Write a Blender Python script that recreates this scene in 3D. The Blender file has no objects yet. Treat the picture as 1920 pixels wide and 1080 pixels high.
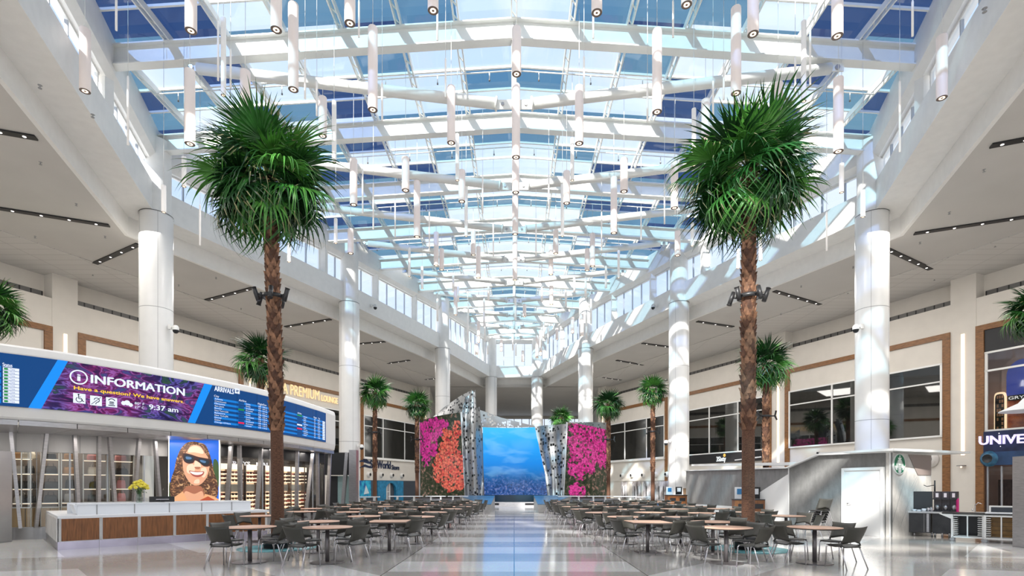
import bpy, math, random
from mathutils import Vector, Matrix
random.seed(7)
SC = bpy.context.scene
COL = SC.collection
H, CX, HY, F = 1.58, 964.0, 912.0, 1000.0
PI = math.pi
def P(x, y, d): return Vector(((x-CX)/F*d, d, H+(HY-y)/F*d))
def lerp(a, b, t): return a+(b-a)*t

# ------------------------------------------------------------------ meshes
class MB:
    def __init__(s): s.v = []; s.f = []; s.m = []; s.mats = []; s.sm = []
    def mi(s, mat):
        if mat not in s.mats: s.mats.append(mat)
        return s.mats.index(mat)
    def add(s, vs, fs, mat, smooth=False):
        b = len(s.v); k = s.mi(mat)
        s.v.extend(Vector(v) for v in vs)
        for f in fs: s.f.append([b+i for i in f]); s.m.append(k); s.sm.append(smooth)
        return s
    def hexa(s, p, mat):   # p: bottom 4 ccw, top 4 ccw
        return s.add(p, [(3,2,1,0),(4,5,6,7),(0,1,5,4),(1,2,6,5),(2,3,7,6),(3,0,4,7)], mat)
    def box(s, c, sz, mat, M=None):
        x, y, z = sz[0]/2, sz[1]/2, sz[2]/2
        p = [Vector(q) for q in ((-x,-y,-z),(x,-y,-z),(x,y,-z),(-x,y,-z),(-x,-y,z),(x,-y,z),(x,y,z),(-x,y,z))]
        if M is not None: p = [M @ q for q in p]
        return s.hexa([q+Vector(c) for q in p], mat)
    def bar(s, a, b, w, h, mat, up=Vector((0,0,1))):   # rectangular bar a->b, w sideways, h along up
        a, b = Vector(a), Vector(b); t = (b-a).normalized()
        r = t.cross(up)
        if r.length < 1e-4: r = t.cross(Vector((0,1,0)))
        r.normalize(); u = r.cross(t)
        p = []
        for q in (a, b):
            p += [q-r*w/2-u*h/2, q+r*w/2-u*h/2, q+r*w/2+u*h/2, q-r*w/2+u*h/2]
        return s.add(p, [(0,1,2,3),(7,6,5,4),(0,4,5,1),(1,5,6,2),(2,6,7,3),(3,7,4,0)], mat)
    def tube(s, pts, r, mat, n=8, cap=True, smooth=True):
        pts = [Vector(q) for q in pts]; vs = []; fs = []
        rs = r if isinstance(r, (list, tuple)) else [r]*len(pts)
        ref = None
        for i, q in enumerate(pts):
            t = (pts[min(i+1, len(pts)-1)]-pts[max(i-1, 0)]).normalized()
            if ref is None: ref = Vector((1,0,0)) if abs(t.x) < .8 else Vector((0,1,0))
            a = t.cross(ref).normalized(); b = t.cross(a)
            ref = b.cross(t) if False else ref
            for k in range(n):
                an = 2*PI*k/n; vs.append(q+(a*math.cos(an)+b*math.sin(an))*rs[i])
        for i in range(len(pts)-1):
            for k in range(n):
                fs.append((i*n+k, i*n+(k+1)%n, (i+1)*n+(k+1)%n, (i+1)*n+k))
        s.add(vs, fs, mat, smooth)
        if cap:
            b = len(s.v)-len(vs); k = s.mi(mat)
            for f in (list(range(n))[::-1], list(range((len(pts)-1)*n, len(pts)*n))):
                s.f.append([b+i for i in f]); s.m.append(k); s.sm.append(False)
        return s
    def lathe(s, prof, mat, n=20, c=(0,0,0), smooth=True):
        c = Vector(c); vs = []; fs = []
        for r, z in prof:
            for k in range(n):
                an = 2*PI*k/n; vs.append(c+Vector((r*math.cos(an), r*math.sin(an), z)))
        for i in range(len(prof)-1):
            for k in range(n):
                fs.append((i*n+k, i*n+(k+1)%n, (i+1)*n+(k+1)%n, (i+1)*n+k))
        return s.add(vs, fs, mat, smooth)
    def disc(s, c, r, mat, n=20, ax=None, ay=None, rx=None):
        ax = ax or Vector((1,0,0)); ay = ay or Vector((0,1,0)); c = Vector(c)
        vs = [c+ax*(r*math.cos(2*PI*k/n))+ay*((rx or r)*math.sin(2*PI*k/n)) for k in range(n)]
        return s.add(vs, [tuple(range(n))], mat)
    def prism(s, pts, off, mat):     # polygon extruded by vector off
        n = len(pts); pts = [Vector(q) for q in pts]; off = Vector(off)
        vs = pts+[q+off for q in pts]
        fs = [tuple(range(n))[::-1], tuple(range(n, 2*n))]+[(i, (i+1) % n, (i+1) % n+n, i+n) for i in range(n)]
        return s.add(vs, fs, mat)
    def sphere(s, c, r, mat, n=12, m=8, sq=(1,1,1)):
        prof = [(r*math.sin(PI*i/m), -r*math.cos(PI*i/m)) for i in range(m+1)]
        b = len(s.v); s.lathe(prof, mat, n)
        for i in range(b, len(s.v)):
            v = s.v[i]; s.v[i] = Vector((v.x*sq[0], v.y*sq[1], v.z*sq[2]))+Vector(c)
        return s
    def xf(s, M, start=0):
        for i in range(start, len(s.v)): s.v[i] = M @ s.v[i]
        return s
    def build(s, name, parent=None):
        me = bpy.data.meshes.new(name)
        me.from_pydata([tuple(v) for v in s.v], [], s.f)
        for m in s.mats: me.materials.append(m)
        me.polygons.foreach_set('material_index', s.m)
        me.polygons.foreach_set('use_smooth', s.sm)
        me.update()
        o = bpy.data.objects.new(name, me); COL.objects.link(o)
        if parent is not None: o.parent = parent
        return o
def tag(o, label, cat, group=None, kind=None):
    o['label'] = label; o['category'] = cat
    if group: o['group'] = group
    if kind: o['kind'] = kind
    return o
def thing(name, label, cat, loc=(0,0,0), rz=0, group=None):
    o = bpy.data.objects.new(name, None); COL.objects.link(o)
    o.empty_display_size = .1
    o.location = loc; o.rotation_euler = (0,0,rz)
    return tag(o, label, cat, group)
def struct(o): o['kind'] = 'structure'; return o
KIDS = {}
def dup(root, loc, rz=0, label=None, scale=None):
    r = root.copy(); COL.objects.link(r); r.location = loc; r.rotation_euler = (0,0,rz)
    if scale: r.scale = (scale,)*3
    if label: r['label'] = label
    if root.name not in KIDS:
        KIDS[root.name] = [(c, list(c.children)) for c in root.children]
    for ch, gs in KIDS[root.name]:
        c = ch.copy(); COL.objects.link(c); c.parent = r
        for g in gs:
            d = g.copy(); COL.objects.link(d); d.parent = c
    return r
def ordn(i):
    w = ['','first','second','third','fourth','fifth','sixth','seventh','eighth','ninth','tenth','eleventh','twelfth','thirteenth','fourteenth','fifteenth','sixteenth','seventeenth','eighteenth']
    return w[i] if i < len(w) else f'{i}th'

# ------------------------------------------------------------------ materials
MATS = {}
def mat(name, col, rough=.5, metal=0, var=0, vs=8, emis=0, spec=.5, stretch=None, bump=0, ecol=None):
    if name in MATS: return MATS[name]
    m = bpy.data.materials.new(name); m.use_nodes = True; MATS[name] = m
    nt = m.node_tree; b = nt.nodes['Principled BSDF']
    c = (*col, 1)
    b.inputs['Base Color'].default_value = c
    b.inputs['Roughness'].default_value = rough
    b.inputs['Metallic'].default_value = metal
    b.inputs['Specular IOR Level'].default_value = spec
    if emis:
        b.inputs['Emission Color'].default_value = (*(ecol or col), 1); b.inputs['Emission Strength'].default_value = emis
    if var or bump:
        tc = nt.nodes.new('ShaderNodeTexCoord'); mp = nt.nodes.new('ShaderNodeMapping')
        nt.links.new(tc.outputs['Object'], mp.inputs['Vector'])
        if stretch: mp.inputs['Scale'].default_value = stretch
        nz = nt.nodes.new('ShaderNodeTexNoise'); nz.inputs['Scale'].default_value = vs; nz.inputs['Detail'].default_value = 6
        nt.links.new(mp.outputs['Vector'], nz.inputs['Vector'])
        if var:
            rp = nt.nodes.new('ShaderNodeValToRGB')
            rp.color_ramp.elements[0].position = .3; rp.color_ramp.elements[1].position = .7
            rp.color_ramp.elements[0].color = (*[max(0, x*(1-var)) for x in col], 1)
            rp.color_ramp.elements[1].color = (*[min(1, x*(1+var)) for x in col], 1)
            nt.links.new(nz.outputs['Fac'], rp.inputs['Fac'])
            nt.links.new(rp.outputs['Color'], b.inputs['Base Color'])
            if emis and ecol is None: nt.links.new(rp.outputs['Color'], b.inputs['Emission Color'])
        if bump:
            bp = nt.nodes.new('ShaderNodeBump'); bp.inputs['Strength'].default_value = bump; bp.inputs['Distance'].default_value = .02
            nt.links.new(nz.outputs['Fac'], bp.inputs['Height']); nt.links.new(bp.outputs['Normal'], b.inputs['Normal'])
    return m
def N(nt, t, **kw):
    n = nt.nodes.new(t)
    for k, v in kw.items():
        if k.startswith('i_'): n.inputs[k[2:].replace('_', ' ')].default_value = v
        else: setattr(n, k, v)
    return n
def ramp(nt, stops, interp='LINEAR'):
    r = nt.nodes.new('ShaderNodeValToRGB'); e = r.color_ramp.elements; r.color_ramp.interpolation = interp
    while len(e) < len(stops): e.new(.5)
    for i, (p, c) in enumerate(stops): e[i].position = p; e[i].color = (*c, 1)
    return r
def glass(name, tint, gl=.06, rough=.03):
    m = bpy.data.materials.new(name); m.use_nodes = True; nt = m.node_tree; nt.nodes.clear()
    o = N(nt, 'ShaderNodeOutputMaterial'); t = N(nt, 'ShaderNodeBsdfTransparent'); g = N(nt, 'ShaderNodeBsdfGlossy'); mx = N(nt, 'ShaderNodeMixShader')
    t.inputs[0].default_value = (*tint, 1); g.inputs['Roughness'].default_value = rough; mx.inputs[0].default_value = gl
    nt.links.new(t.outputs[0], mx.inputs[1]); nt.links.new(g.outputs[0], mx.inputs[2]); nt.links.new(mx.outputs[0], o.inputs[0])
    return m
white = mat('white_paint', (.82,.81,.785), .45, var=.03, vs=3)
steel_white = mat('white_steel', (.76,.77,.745), .35, var=.03, vs=2)
cream = mat('cream_plaster', (.68,.64,.58), .7, var=.03, vs=1.5)
ceil_m = mat('ceiling_plaster', (.56,.54,.51), .8, var=.03, vs=.6)
col_m = mat('column_panel', (.80,.795,.78), .3, var=.02, vs=2)
wood = mat('walnut_panel', (.22,.085,.028), .42, var=.35, vs=6, stretch=(6,6,.5))
woodf = mat('wood_frame', (.22,.10,.035), .45, var=.3, vs=5, stretch=(1,1,4))
darkm = mat('dark_metal', (.03,.03,.032), .4, .3)
black = mat('black_panel', (.012,.012,.014), .45)
grill = mat('vent_metal', (.17,.165,.16), .5, .4)
seam = mat('seam_grey', (.33,.33,.33), .6)
chrome = mat('chrome', (.62,.6,.62), .18, 1)
bsteel = mat('brushed_steel', (.44,.43,.44), .32, .85, var=.12, vs=5, stretch=(1,1,6))
greym = mat('grey_metal', (.34,.34,.345), .35, .5, var=.08, vs=2)
led = mat('warm_led', (1,.78,.55), emis=1.6, ecol=(1,.76,.55))
whiteled = mat('white_led', (1,.95,.9), emis=3)
framew = mat('frame_white', (.78,.78,.76), .4)
mull = mat('mullion_grey', (.40,.43,.48), .35, .4)
glass_clear = glass('skylight_clear', (.93,.97,1.0), .05)
glass_teal = glass('skylight_teal', (.16,.30,.39), .06)
glass_navy = glass('skylight_navy', (.045,.085,.19), .07)
glass_win = glass('clerestory_glass', (.88,.93,1.0), .06)
glass_shop = glass('shop_glass', (.93,.95,.95), .05)
glass_dark = glass('tinted_glass', (.42,.43,.43), .15, .02)
SKY, SUN, DOWN, PEND, EXPO = 1.12, 10.5, 430, 230, 0.1
# ------------------------------------------------------------------ atrium geometry
EDGE = [(3.0,-14.5),(8.2,.5),(11.75,10.8),(16.5,24.6),(11.25,36.4),(6.5,48.5),(2.63,61.1)]
LOOP = [(-x, d) for x, d in EDGE]+[(x, d) for x, d in reversed(EDGE)]
def miters(poly):
    out = []
    for i, (x, y) in enumerate(poly):
        ns = []
        for a, b in ((i-1, i), (i, i+1)):
            if a >= 0 and b < len(poly):
                dx, dy = poly[b][0]-poly[a][0], poly[b][1]-poly[a][1]; l = math.hypot(dx, dy)
                ns.append(Vector((-dy/l, dx/l)))
        n = sum(ns, Vector((0,0))).normalized()
        out.append(n/max(.3, n.dot(ns[0])))
    return out
MIT = miters(LOOP)
def off(i, s): return Vector((LOOP[i][0]+MIT[i].x*s, LOOP[i][1]+MIT[i].y*s))
def edge_x(d):
    for (x0, d0), (x1, d1) in zip(EDGE, EDGE[1:]):
        if d0 <= d <= d1: return lerp(x0, x1, (d-d0)/(d1-d0))
    return EDGE[-1][0] if d > 0 else EDGE[0][0]
def roof_z(x, d): return 18.6+.02*(d-19.5)-.066*abs(x)
FB, FT, CZ = 14.05, 15.35, 13.2

# floor
def floor_mat():
    m = bpy.data.materials.new('polished_terrazzo'); m.use_nodes = True; nt = m.node_tree; b = nt.nodes['Principled BSDF']; L = nt.links.new
    tc = N(nt, 'ShaderNodeTexCoord'); sx = N(nt, 'ShaderNodeSeparateXYZ'); L(tc.outputs['Object'], sx.inputs[0])
    def M(op, a, c=None, d=None):
        n = N(nt, 'ShaderNodeMath', operation=op)
        for i, q in enumerate((a, c, d)):
            if q is None: continue
            if isinstance(q, (int, float)): n.inputs[i].default_value = q
            else: L(q, n.inputs[i])
        return n.outputs[0]
    ax = M('ABSOLUTE', sx.outputs[0])
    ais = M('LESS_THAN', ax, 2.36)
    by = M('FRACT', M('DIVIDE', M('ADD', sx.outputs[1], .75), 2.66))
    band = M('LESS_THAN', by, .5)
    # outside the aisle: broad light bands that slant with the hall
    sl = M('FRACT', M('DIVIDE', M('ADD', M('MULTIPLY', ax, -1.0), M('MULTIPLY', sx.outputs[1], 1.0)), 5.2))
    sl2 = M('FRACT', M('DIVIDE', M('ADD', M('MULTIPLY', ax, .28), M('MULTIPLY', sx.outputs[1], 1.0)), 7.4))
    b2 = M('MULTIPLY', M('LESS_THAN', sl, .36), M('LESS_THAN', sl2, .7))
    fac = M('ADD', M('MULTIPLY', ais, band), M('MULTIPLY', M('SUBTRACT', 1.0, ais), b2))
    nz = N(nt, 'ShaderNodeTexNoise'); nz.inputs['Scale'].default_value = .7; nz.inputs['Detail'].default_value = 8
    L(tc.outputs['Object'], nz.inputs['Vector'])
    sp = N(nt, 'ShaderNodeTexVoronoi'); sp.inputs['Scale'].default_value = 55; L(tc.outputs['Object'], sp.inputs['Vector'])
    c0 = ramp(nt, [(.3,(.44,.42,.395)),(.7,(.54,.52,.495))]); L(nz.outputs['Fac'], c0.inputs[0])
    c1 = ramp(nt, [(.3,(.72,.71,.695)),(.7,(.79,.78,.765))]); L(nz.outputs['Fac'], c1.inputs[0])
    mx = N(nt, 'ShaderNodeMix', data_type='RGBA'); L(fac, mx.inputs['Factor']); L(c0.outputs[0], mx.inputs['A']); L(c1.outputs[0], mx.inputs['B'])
    ms = N(nt, 'ShaderNodeMix', data_type='RGBA', blend_type='MULTIPLY'); ms.inputs['Factor'].default_value = .22
    L(mx.outputs['Result'], ms.inputs['A']); L(sp.outputs['Color'], ms.inputs['B'])
    # thin joint lines: edge of the aisle and centre line
    j1 = M('LESS_THAN', M('ABSOLUTE', M('SUBTRACT', ax, 2.36)), .012)
    j2 = M('LESS_THAN', ax, .01)
    jj = M('MAXIMUM', j1, j2)
    mj = N(nt, 'ShaderNodeMix', data_type='RGBA'); L(jj, mj.inputs['Factor']); L(ms.outputs['Result'], mj.inputs['A']); mj.inputs['B'].default_value = (.16,.15,.14,1)
    L(mj.outputs['Result'], b.inputs['Base Color'])
    b.inputs['Roughness'].default_value = .1; b.inputs['Specular IOR Level'].default_value = .75
    return m
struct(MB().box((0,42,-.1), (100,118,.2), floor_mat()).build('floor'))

# lower ceilings around the opening (one slab), with a tiled strip along each wall
def tile_mat():
    m = bpy.data.materials.new('ceiling_tile_grid'); m.use_nodes = True; nt = m.node_tree; b = nt.nodes['Principled BSDF']; L = nt.links.new
    tc = N(nt, 'ShaderNodeTexCoord'); mp = N(nt, 'ShaderNodeMapping'); mp.inputs['Rotation'].default_value = (0,0,0)
    br = N(nt, 'ShaderNodeTexBrick'); br.offset = 0; br.inputs['Scale'].default_value = 1; br.inputs['Brick Width'].default_value = 2.2; br.inputs['Row Height'].default_value = .62; br.inputs['Mortar Size'].default_value = .016
    br.inputs['Color1'].default_value = (.60,.58,.55,1); br.inputs['Color2'].default_value = (.58,.56,.53,1); br.inputs['Mortar'].default_value = (.42,.40,.38,1)
    L(tc.outputs['Object'], mp.inputs[0]); L(mp.outputs[0], br.inputs['Vector']); L(br.outputs['Color'], b.inputs['Base Color']); b.inputs['Roughness'].default_value = .8
    return m
ce = MB(); n = len(EDGE)
for k in range(len(LOOP)-1):
    a, b = off(k, 1.3), off(k+1, 1.3)
    if k == n-1:
        q = [(-48,61.8),(-48,90),(48,90),(48,61.8)]
        ce.hexa([(x,y,CZ) for x,y in ((-48,62.2),(48,62.2),(48,90),(-48,90))]+[(x,y,CZ+.25) for x,y in ((-48,62.2),(48,62.2),(48,90),(-48,90))], ceil_m)
        continue
    sx = -48 if k < n-1 else 48
    p = [(a.x,a.y),(b.x,b.y),(sx,b.y),(sx,a.y)]
    if k < n-1: p = p[::-1]
    ce.hexa([(x,y,CZ) for x,y in p]+[(x,y,CZ+.25) for x,y in p], ceil_m)
struct(ce.build('ceiling'))

# ring beam: fascia, underside strip, drop to the lower ceiling
def sweep(mb, poly, mit, prof, m, zf=None):
    rows = []
    for i, (x, y) in enumerate(poly):
        rows.append([Vector((x+mit[i].x*s, y+mit[i].y*s, (z if zf is None else zf(x, y)+z))) for s, z in prof])
    k = len(prof); vs = [v for r in rows for v in r]; fs = []
    for i in range(len(poly)-1):
        for j in range(k): fs.append((i*k+j, i*k+(j+1)%k, (i+1)*k+(j+1)%k, (i+1)*k+j))
    mb.add(vs, fs, m)
struct((lambda mb: (sweep(mb, LOOP, MIT, [(0,FT),(0,FB),(1.25,FB),(1.25,CZ-.02),(1.4,CZ-.02),(1.4,FT+.1),(.5,FT+.1)], white), mb)[1])(MB()).build('trim_1'))
# eave beam under the glass edge
EV = [(-x, d) for x, d in EDGE]
fine = []
for (x0,d0),(x1,d1) in zip(EDGE, EDGE[1:]):
    for t in range(4): fine.append((lerp(x0,x1,t/4), lerp(d0,d1,t/4)))
fine.append(EDGE[-1])
fl = [(-x, d) for x, d in fine]+[(x, d) for x, d in reversed(fine)]
fm = miters(fl)
mb = MB(); sweep(mb, fl, fm, [(-.12,-.15),(-.12,-.95),(.1,-1.2),(.55,-1.2),(.55,.3),(-.12,.3)], white, roof_z)
struct(mb.build('trim_2'))
struct(MB().box((0,-14.9,16.5), (9,.4,6.8), white).build('wall_front'))

# clerestory glazing
RD = [19.5+5*k for k in range(-6, 9)]
wn = 0
def glaze(a, b):
    global wn
    (xa,da),(xb,db) = a, b
    if math.hypot(xb-xa, db-da) < .5: return
    wn += 1
    g = MB(); A = Vector((xa,da,0)); B = Vector((xb,db,0)); L = (B-A).length; u = (B-A)/L
    nrm = Vector((-u.y,u.x,0))*.32; k = max(2, round(L/1.15))
    fr = MB()
    def pt(t, z): q = A.lerp(B, t)+nrm; return Vector((q.x, q.y, z))
    def top(t): q = A.lerp(B, t); return roof_z(q.x, q.y)-1.18
    z0 = FT+.05
    g.add([pt(0,z0),pt(1,z0),pt(1,top(1)),pt(0,top(0))], [(0,1,2,3)], glass_win)
    for i in range(k+1):
        t = min(max(i/k, .02), .98); w = .10 if i in (0,k) else .055
        m = framew if i in (0,k) else mull
        g.bar(pt(t,z0), pt(t,top(t)), w, .1, m, up=u.cross(Vector((0,0,1))))
    g.bar(pt(0,z0+.04), pt(1,z0+.04), .12, .08, framew); g.bar(pt(0,top(0)-.05), pt(1,top(1)-.05), .12, .1, framew)
    struct(g.build(f'window_{wn}'))
pm = MB()
for sgn in (-1, 1):
    stops = sorted(set([d for d in RD if d > -12]+[d for _, d in EDGE if d > -12 and d not in RD]))
    stops = [s for s in stops if s < 61]
    stops.append(61.0)
    for a, b in zip(stops, stops[1:]):
        g0, g1 = .24, .24
        glaze((sgn*edge_x(a+g0), a+g0), (sgn*edge_x(b-g1), b-g1)) if sgn < 0 else glaze((sgn*edge_x(b-g1), b-g1), (sgn*edge_x(a+g0), a+g0))
    for d in stops[:-1]:
        if min(abs(d-e) for _, e in EDGE) < .6: continue
        x = sgn*(edge_x(d)+.25)
        pm.hexa([(x-.2,d-.22,FT),(x+.2,d-.22,FT),(x+.2,d+.22,FT),(x-.2,d+.22,FT)]+[(x+a,d+b,roof_z(x,d)-.3) for a,b in ((-.2,-.22),(.2,-.22),(.2,.22),(-.2,.22))], white)
struct(pm.build('trim_3'))
glaze((-2.4,61.15),(2.4,61.15))

# columns
cols = []
for i, (x, d) in enumerate(EDGE[1:]):
    for sgn in (-1, 1):
        if d < 10: continue
        mb = MB(); r = .67
        mb.lathe([(r,0),(r,FB)], col_m, 32, (sgn*x, d, 0))
        for z in (4.6, 9.7): mb.lathe([(r+.003,z-.012),(r+.003,z+.012)], seam, 32, (sgn*x,d,0))
        mb.lathe([(r+.02,FB-.03),(r+.02,FB-.005)], darkm, 32, (sgn*x,d,0))
        for an in (-2.2, -.9):
            c = Vector((sgn*x+math.cos(an)*(r+.001), d+math.sin(an)*(r+.001), 0))
            mb.bar(c, c+Vector((0,0,FB)), .012, .004, seam, up=Vector((math.cos(an),math.sin(an),0)))
        mb.lathe([(.6,FB-.02),(.6,roof_z(x,d)-.2)], white, 28, (sgn*x,d,0))
        struct(mb.build('column'))

# roof trusses
def ibeam(mb, a, b, h, w, m, tf=.05, tw=.05):
    up = Vector((0,0,1))
    for dz, ww, hh in ((-tf/2, w, tf), (-h+tf/2, w, tf)):
        mb.bar(a+up*dz, b+up*dz, ww, hh, m)
    mb.bar(a-up*h/2, b-up*h/2, tw, h-2*tf, m)
for k, d in enumerate(RD):
    ex = edge_x(d)
    t = bpy.data.objects.new('roof_truss', None); COL.objects.link(t); t.location = (0,d,0); struct(t)
    for sgn in (-1, 1):
        mb = MB(); ibeam(mb, Vector((0,0,roof_z(0,d))), Vector((sgn*(ex+.1),0,roof_z(ex,d))), .76, .36, steel_white)
        mb.build('rafter', t)
    px = ex*.8; zn = roof_z(0,d)-.75-.157*ex
    pin = roof_z(px,d)-.95
    for sgn in (-1, 1):
        mb = MB(); a = Vector((sgn*.62,0,zn+.03)); b = Vector((sgn*(px-.25),0,pin-.02))
        mb.tube([a,b], .19, steel_white, 16)
        mb.tube([a,a+(b-a).normalized()*.06], .24, steel_white, 16)
        mb.build('tie_tube', t)
        mb = MB(); mb.box((sgn*.35,0,zn), (.6,.05,.34), steel_white); mb.tube([(sgn*.42,-.07,zn),(sgn*.42,.07,zn)], .06, bsteel, 10)
        mb.box((sgn*px,0,pin+.05), (.5,.05,.34), steel_white); mb.tube([(sgn*px,-.08,pin),(sgn*px,.08,pin)], .09, bsteel, 10)
        mb.build('pin_plate', t)
    mb = MB(); mb.tube([(0,0,zn-.18),(0,0,roof_z(0,d)-.7)], .1, steel_white, 12); mb.build('king_post', t)

# purlins, glazing bars and glass, bay by bay
purl = MB(); bars = MB(); gn = wn+1
rnd = random.Random(3)
NP = 7
for k in range(len(RD)-1):
    d0, d1 = RD[k], RD[k+1]
    gl = MB()
    def lim(d): return edge_x(d)+.25
    for i in range(-NP, NP+1):
        x = i*2.1
        a, b = d0, d1
        # clip to the edge
        seg = [d0+(d1-d0)*q/10 for q in range(11)]
        ok = [d for d in seg if abs(x) <= lim(d)]
        if len(ok) < 2: continue
        a, b = ok[0], ok[-1]
        for o_ in (-.09, .09):
            purl.bar((x+o_,a,roof_z(x,a)+.10), (x+o_,b,roof_z(x,b)+.10), .045, .24, steel_white)
        y = a+.3
        while y < b:
            purl.bar((x-.09,y,roof_z(x,y)+.07), (x+.09,y+.3,roof_z(x,y)+.07), .03, .05, steel_white); y += .62
    rows = 4
    col_pick = {}
    for r in range(rows):
        da, db = lerp(d0, d1, r/rows), lerp(d0, d1, (r+1)/rows)
        dm = (da+db)/2; L = lim(dm)
        for yy in ((da,) if r else ()):
            for sgn in (-1, 1):
                bars.bar((0,yy,roof_z(0,yy)+.26), (sgn*(lim(yy)-.1),yy,roof_z(lim(yy),yy)+.26), .075, .09, steel_white)
        for i in range(0, NP+2):
            for sgn in (-1, 1):
                x0, x1 = i*2.1, (i+1)*2.1
                if x0 >= max(lim(da), lim(db)): continue
                x1a, x1b = min(x1, lim(da)), min(x1, lim(db)); x0a, x0b = min(x0, lim(da)), min(x0, lim(db))
                key = (i, r if True else 0)
                if key not in col_pick:
                    q = rnd.random()+ (.15 if i > 4 else (-.22 if i < 2 else -.04))
                    col_pick[key] = glass_clear if q < .36 else (glass_teal if q < .74 else glass_navy)
                m = col_pick[key]
                e = .30
                gl.add([(sgn*x0a,da,roof_z(x0a,da)+e),(sgn*x1a,da,roof_z(x1a,da)+e),(sgn*x1b,db,roof_z(x1b,db)+e),(sgn*x0b,db,roof_z(x0b,db)+e)], [(0,1,2,3)], m)
    struct(gl.build(f'window_{gn}')); gn += 1
    # sprinkler pipe across each bay with small drops
    yy = lerp(d0, d1, .42)
    for sgn in (-1, 1):
        pipes = MB(); ex = edge_x(yy)-.9; z0, z1 = roof_z(0,yy)-.22, roof_z(ex,yy)-.22
        pipes.tube([(0,yy,z0),(sgn*ex,yy,z1)], .028, steel_white, 6)
        q = 1.0
        while q < ex-.1:
            z = roof_z(q,yy)-.22; pipes.tube([(sgn*q,yy,z),(sgn*q,yy,z-.3)], .02, steel_white, 5); pipes.tube([(sgn*q,yy,z-.3),(sgn*q,yy,z-.36)], .035, grill, 6); q += 2.1
        if k > 4: tag(pipes.build('sprinkler_pipe'), f'thin white sprinkler pipe, {"left" if sgn<0 else "right"} slope of the roof behind truss {ordn(k-4)} in view', 'pipe', 'sprinkler pipes')
struct(purl.build('trim_4')); struct(bars.build('trim_5'))

# ------------------------------------------------------------------ side walls
WN = 1.0949
def wp(side, d, o, z):
    return Vector((side*(38-.446*d)-o*side/WN, d-o*.446/WN, z))
def wbox(mb, side, d0, d1, o0, o1, z0, z1, m):
    a = [wp(side,d0,o0,0), wp(side,d1,o0,0), wp(side,d1,o1,0), wp(side,d0,o1,0)]
    if side < 0: a = a[::-1]
    mb.hexa([Vector((q.x,q.y,z0)) for q in a]+[Vector((q.x,q.y,z1)) for q in a], m)
def wd(x, side):   # depth of the wall behind pixel column x
    r = abs(x-CX)/F; return 38/(r+.446)
PIL = [(-3.6+10.85*k, -2.5+10.85*k) for k in range(0, 7)]
for side, nm in ((-1, 'left'), (1, 'right')):
    mb = MB()
    # solid wall up to the niche; openings only on the right where shops show depth
    segs = [(-8, 62.6)] if side < 0 else [(-8, 19.3), (28.9, 62.6)]
    for a, b in segs: wbox(mb, side, a, b, 0, -.5, 0, 11.8, cream)
    if side > 0: wbox(mb, side, 19.3, 28.9, 0, -.5, 9.95, 11.8, cream)
    wbox(mb, side, -8, 62.6, -.75, -1.0, 11.7, CZ, cream)
    for a, b in PIL: wbox(mb, side, a, b, .02, -.8, 0, CZ, cream)
    q0 = wp(side, 62.6, 0, 0)
    mb.bar((q0.x,q0.y,CZ/2), (side*13,90,CZ/2), .4, CZ, cream)
    struct(mb.build('wall_'+nm))
    tb = MB()
    p = [wp(side,-8,3.6,0), wp(side,62,3.6,0), wp(side,62,-1,0), wp(side,-8,-1,0)]
    tb.hexa([Vector((q.x,q.y,CZ-.035)) for q in p]+[Vector((q.x,q.y,CZ-.001)) for q in p], tile_mat())
    o = struct(tb.build('trim_6' if side < 0 else 'trim_7'))
    for (a0, a1), (b0, b1) in zip(PIL[1:], PIL[2:]):
        if a1 > 52: pass
        i = PIL.index((b0, b1))
        v = MB(); wbox(v, side, a1+.1, b0-.1, -.68, -.74, 11.82, 12.25, grill)
        w = a1+.15
        while w < b0-.1:
            wbox(v, side, w, w+.05, -.66, -.69, 11.84, 12.23, darkm); w += .45
        tag(v.build('air_vent'), f'long dark grille vent high on the {nm} wall, {["","nearest","second","third","farthest","","",""][i-1] if i-1 in (1,2,3,4) else "last"} bay', 'vent')
        # wood portal
        fr = MB(); zt = 10.25
        wbox(fr, side, a1, a1+.34, .10, 0, 0, zt, woodf); wbox(fr, side, b0-.34, b0, .10, 0, 0, zt, woodf); wbox(fr, side, a1+.34, b0-.34, .10, 0, zt-.3, zt, woodf)
        z = 1.2
        while z < zt:
            wbox(fr, side, a1, a1+.34, .102, .09, z, z+.012, darkm); wbox(fr, side, b0-.34, b0, .102, .09, z, z+.012, darkm); z += 1.45
        struct(fr.build(f'trim_{(10 if side<0 else 20)+i}'))
    for k, (a, b) in enumerate(PIL):
        if a < 15: continue
        l = MB(); c = (a+b)/2
        if side > 0 and False: pass
        wbox(l, side, c-.07, c+.07, .07, .02, 3.3, 10.0, led)
        tag(l.build('wall_light'), f'slim vertical warm light strip on the {["","","nearest","second","third","fourth","fifth"][k]} pier of the {nm} wall', 'light')
# end wall with tall windows
ew = MB(); ew.box((0,88.4,5.2), (60,.4,10.4), cream); ew.box((0,88.4,13.0), (60,.4,.5), cream); 
for x in range(-15, 16): ew.box((x*1.25,88.3,11.6), (.12,.12,2.4), framew)
struct(ew.build('wall_back'))
gw = MB(); gw.add([(-30,88.5,10.3),(30,88.5,10.3),(30,88.5,12.9),(-30,88.5,12.9)], [(0,1,2,3)], glass_win); struct(gw.build(f'window_{gn}')); gn += 1
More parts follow.
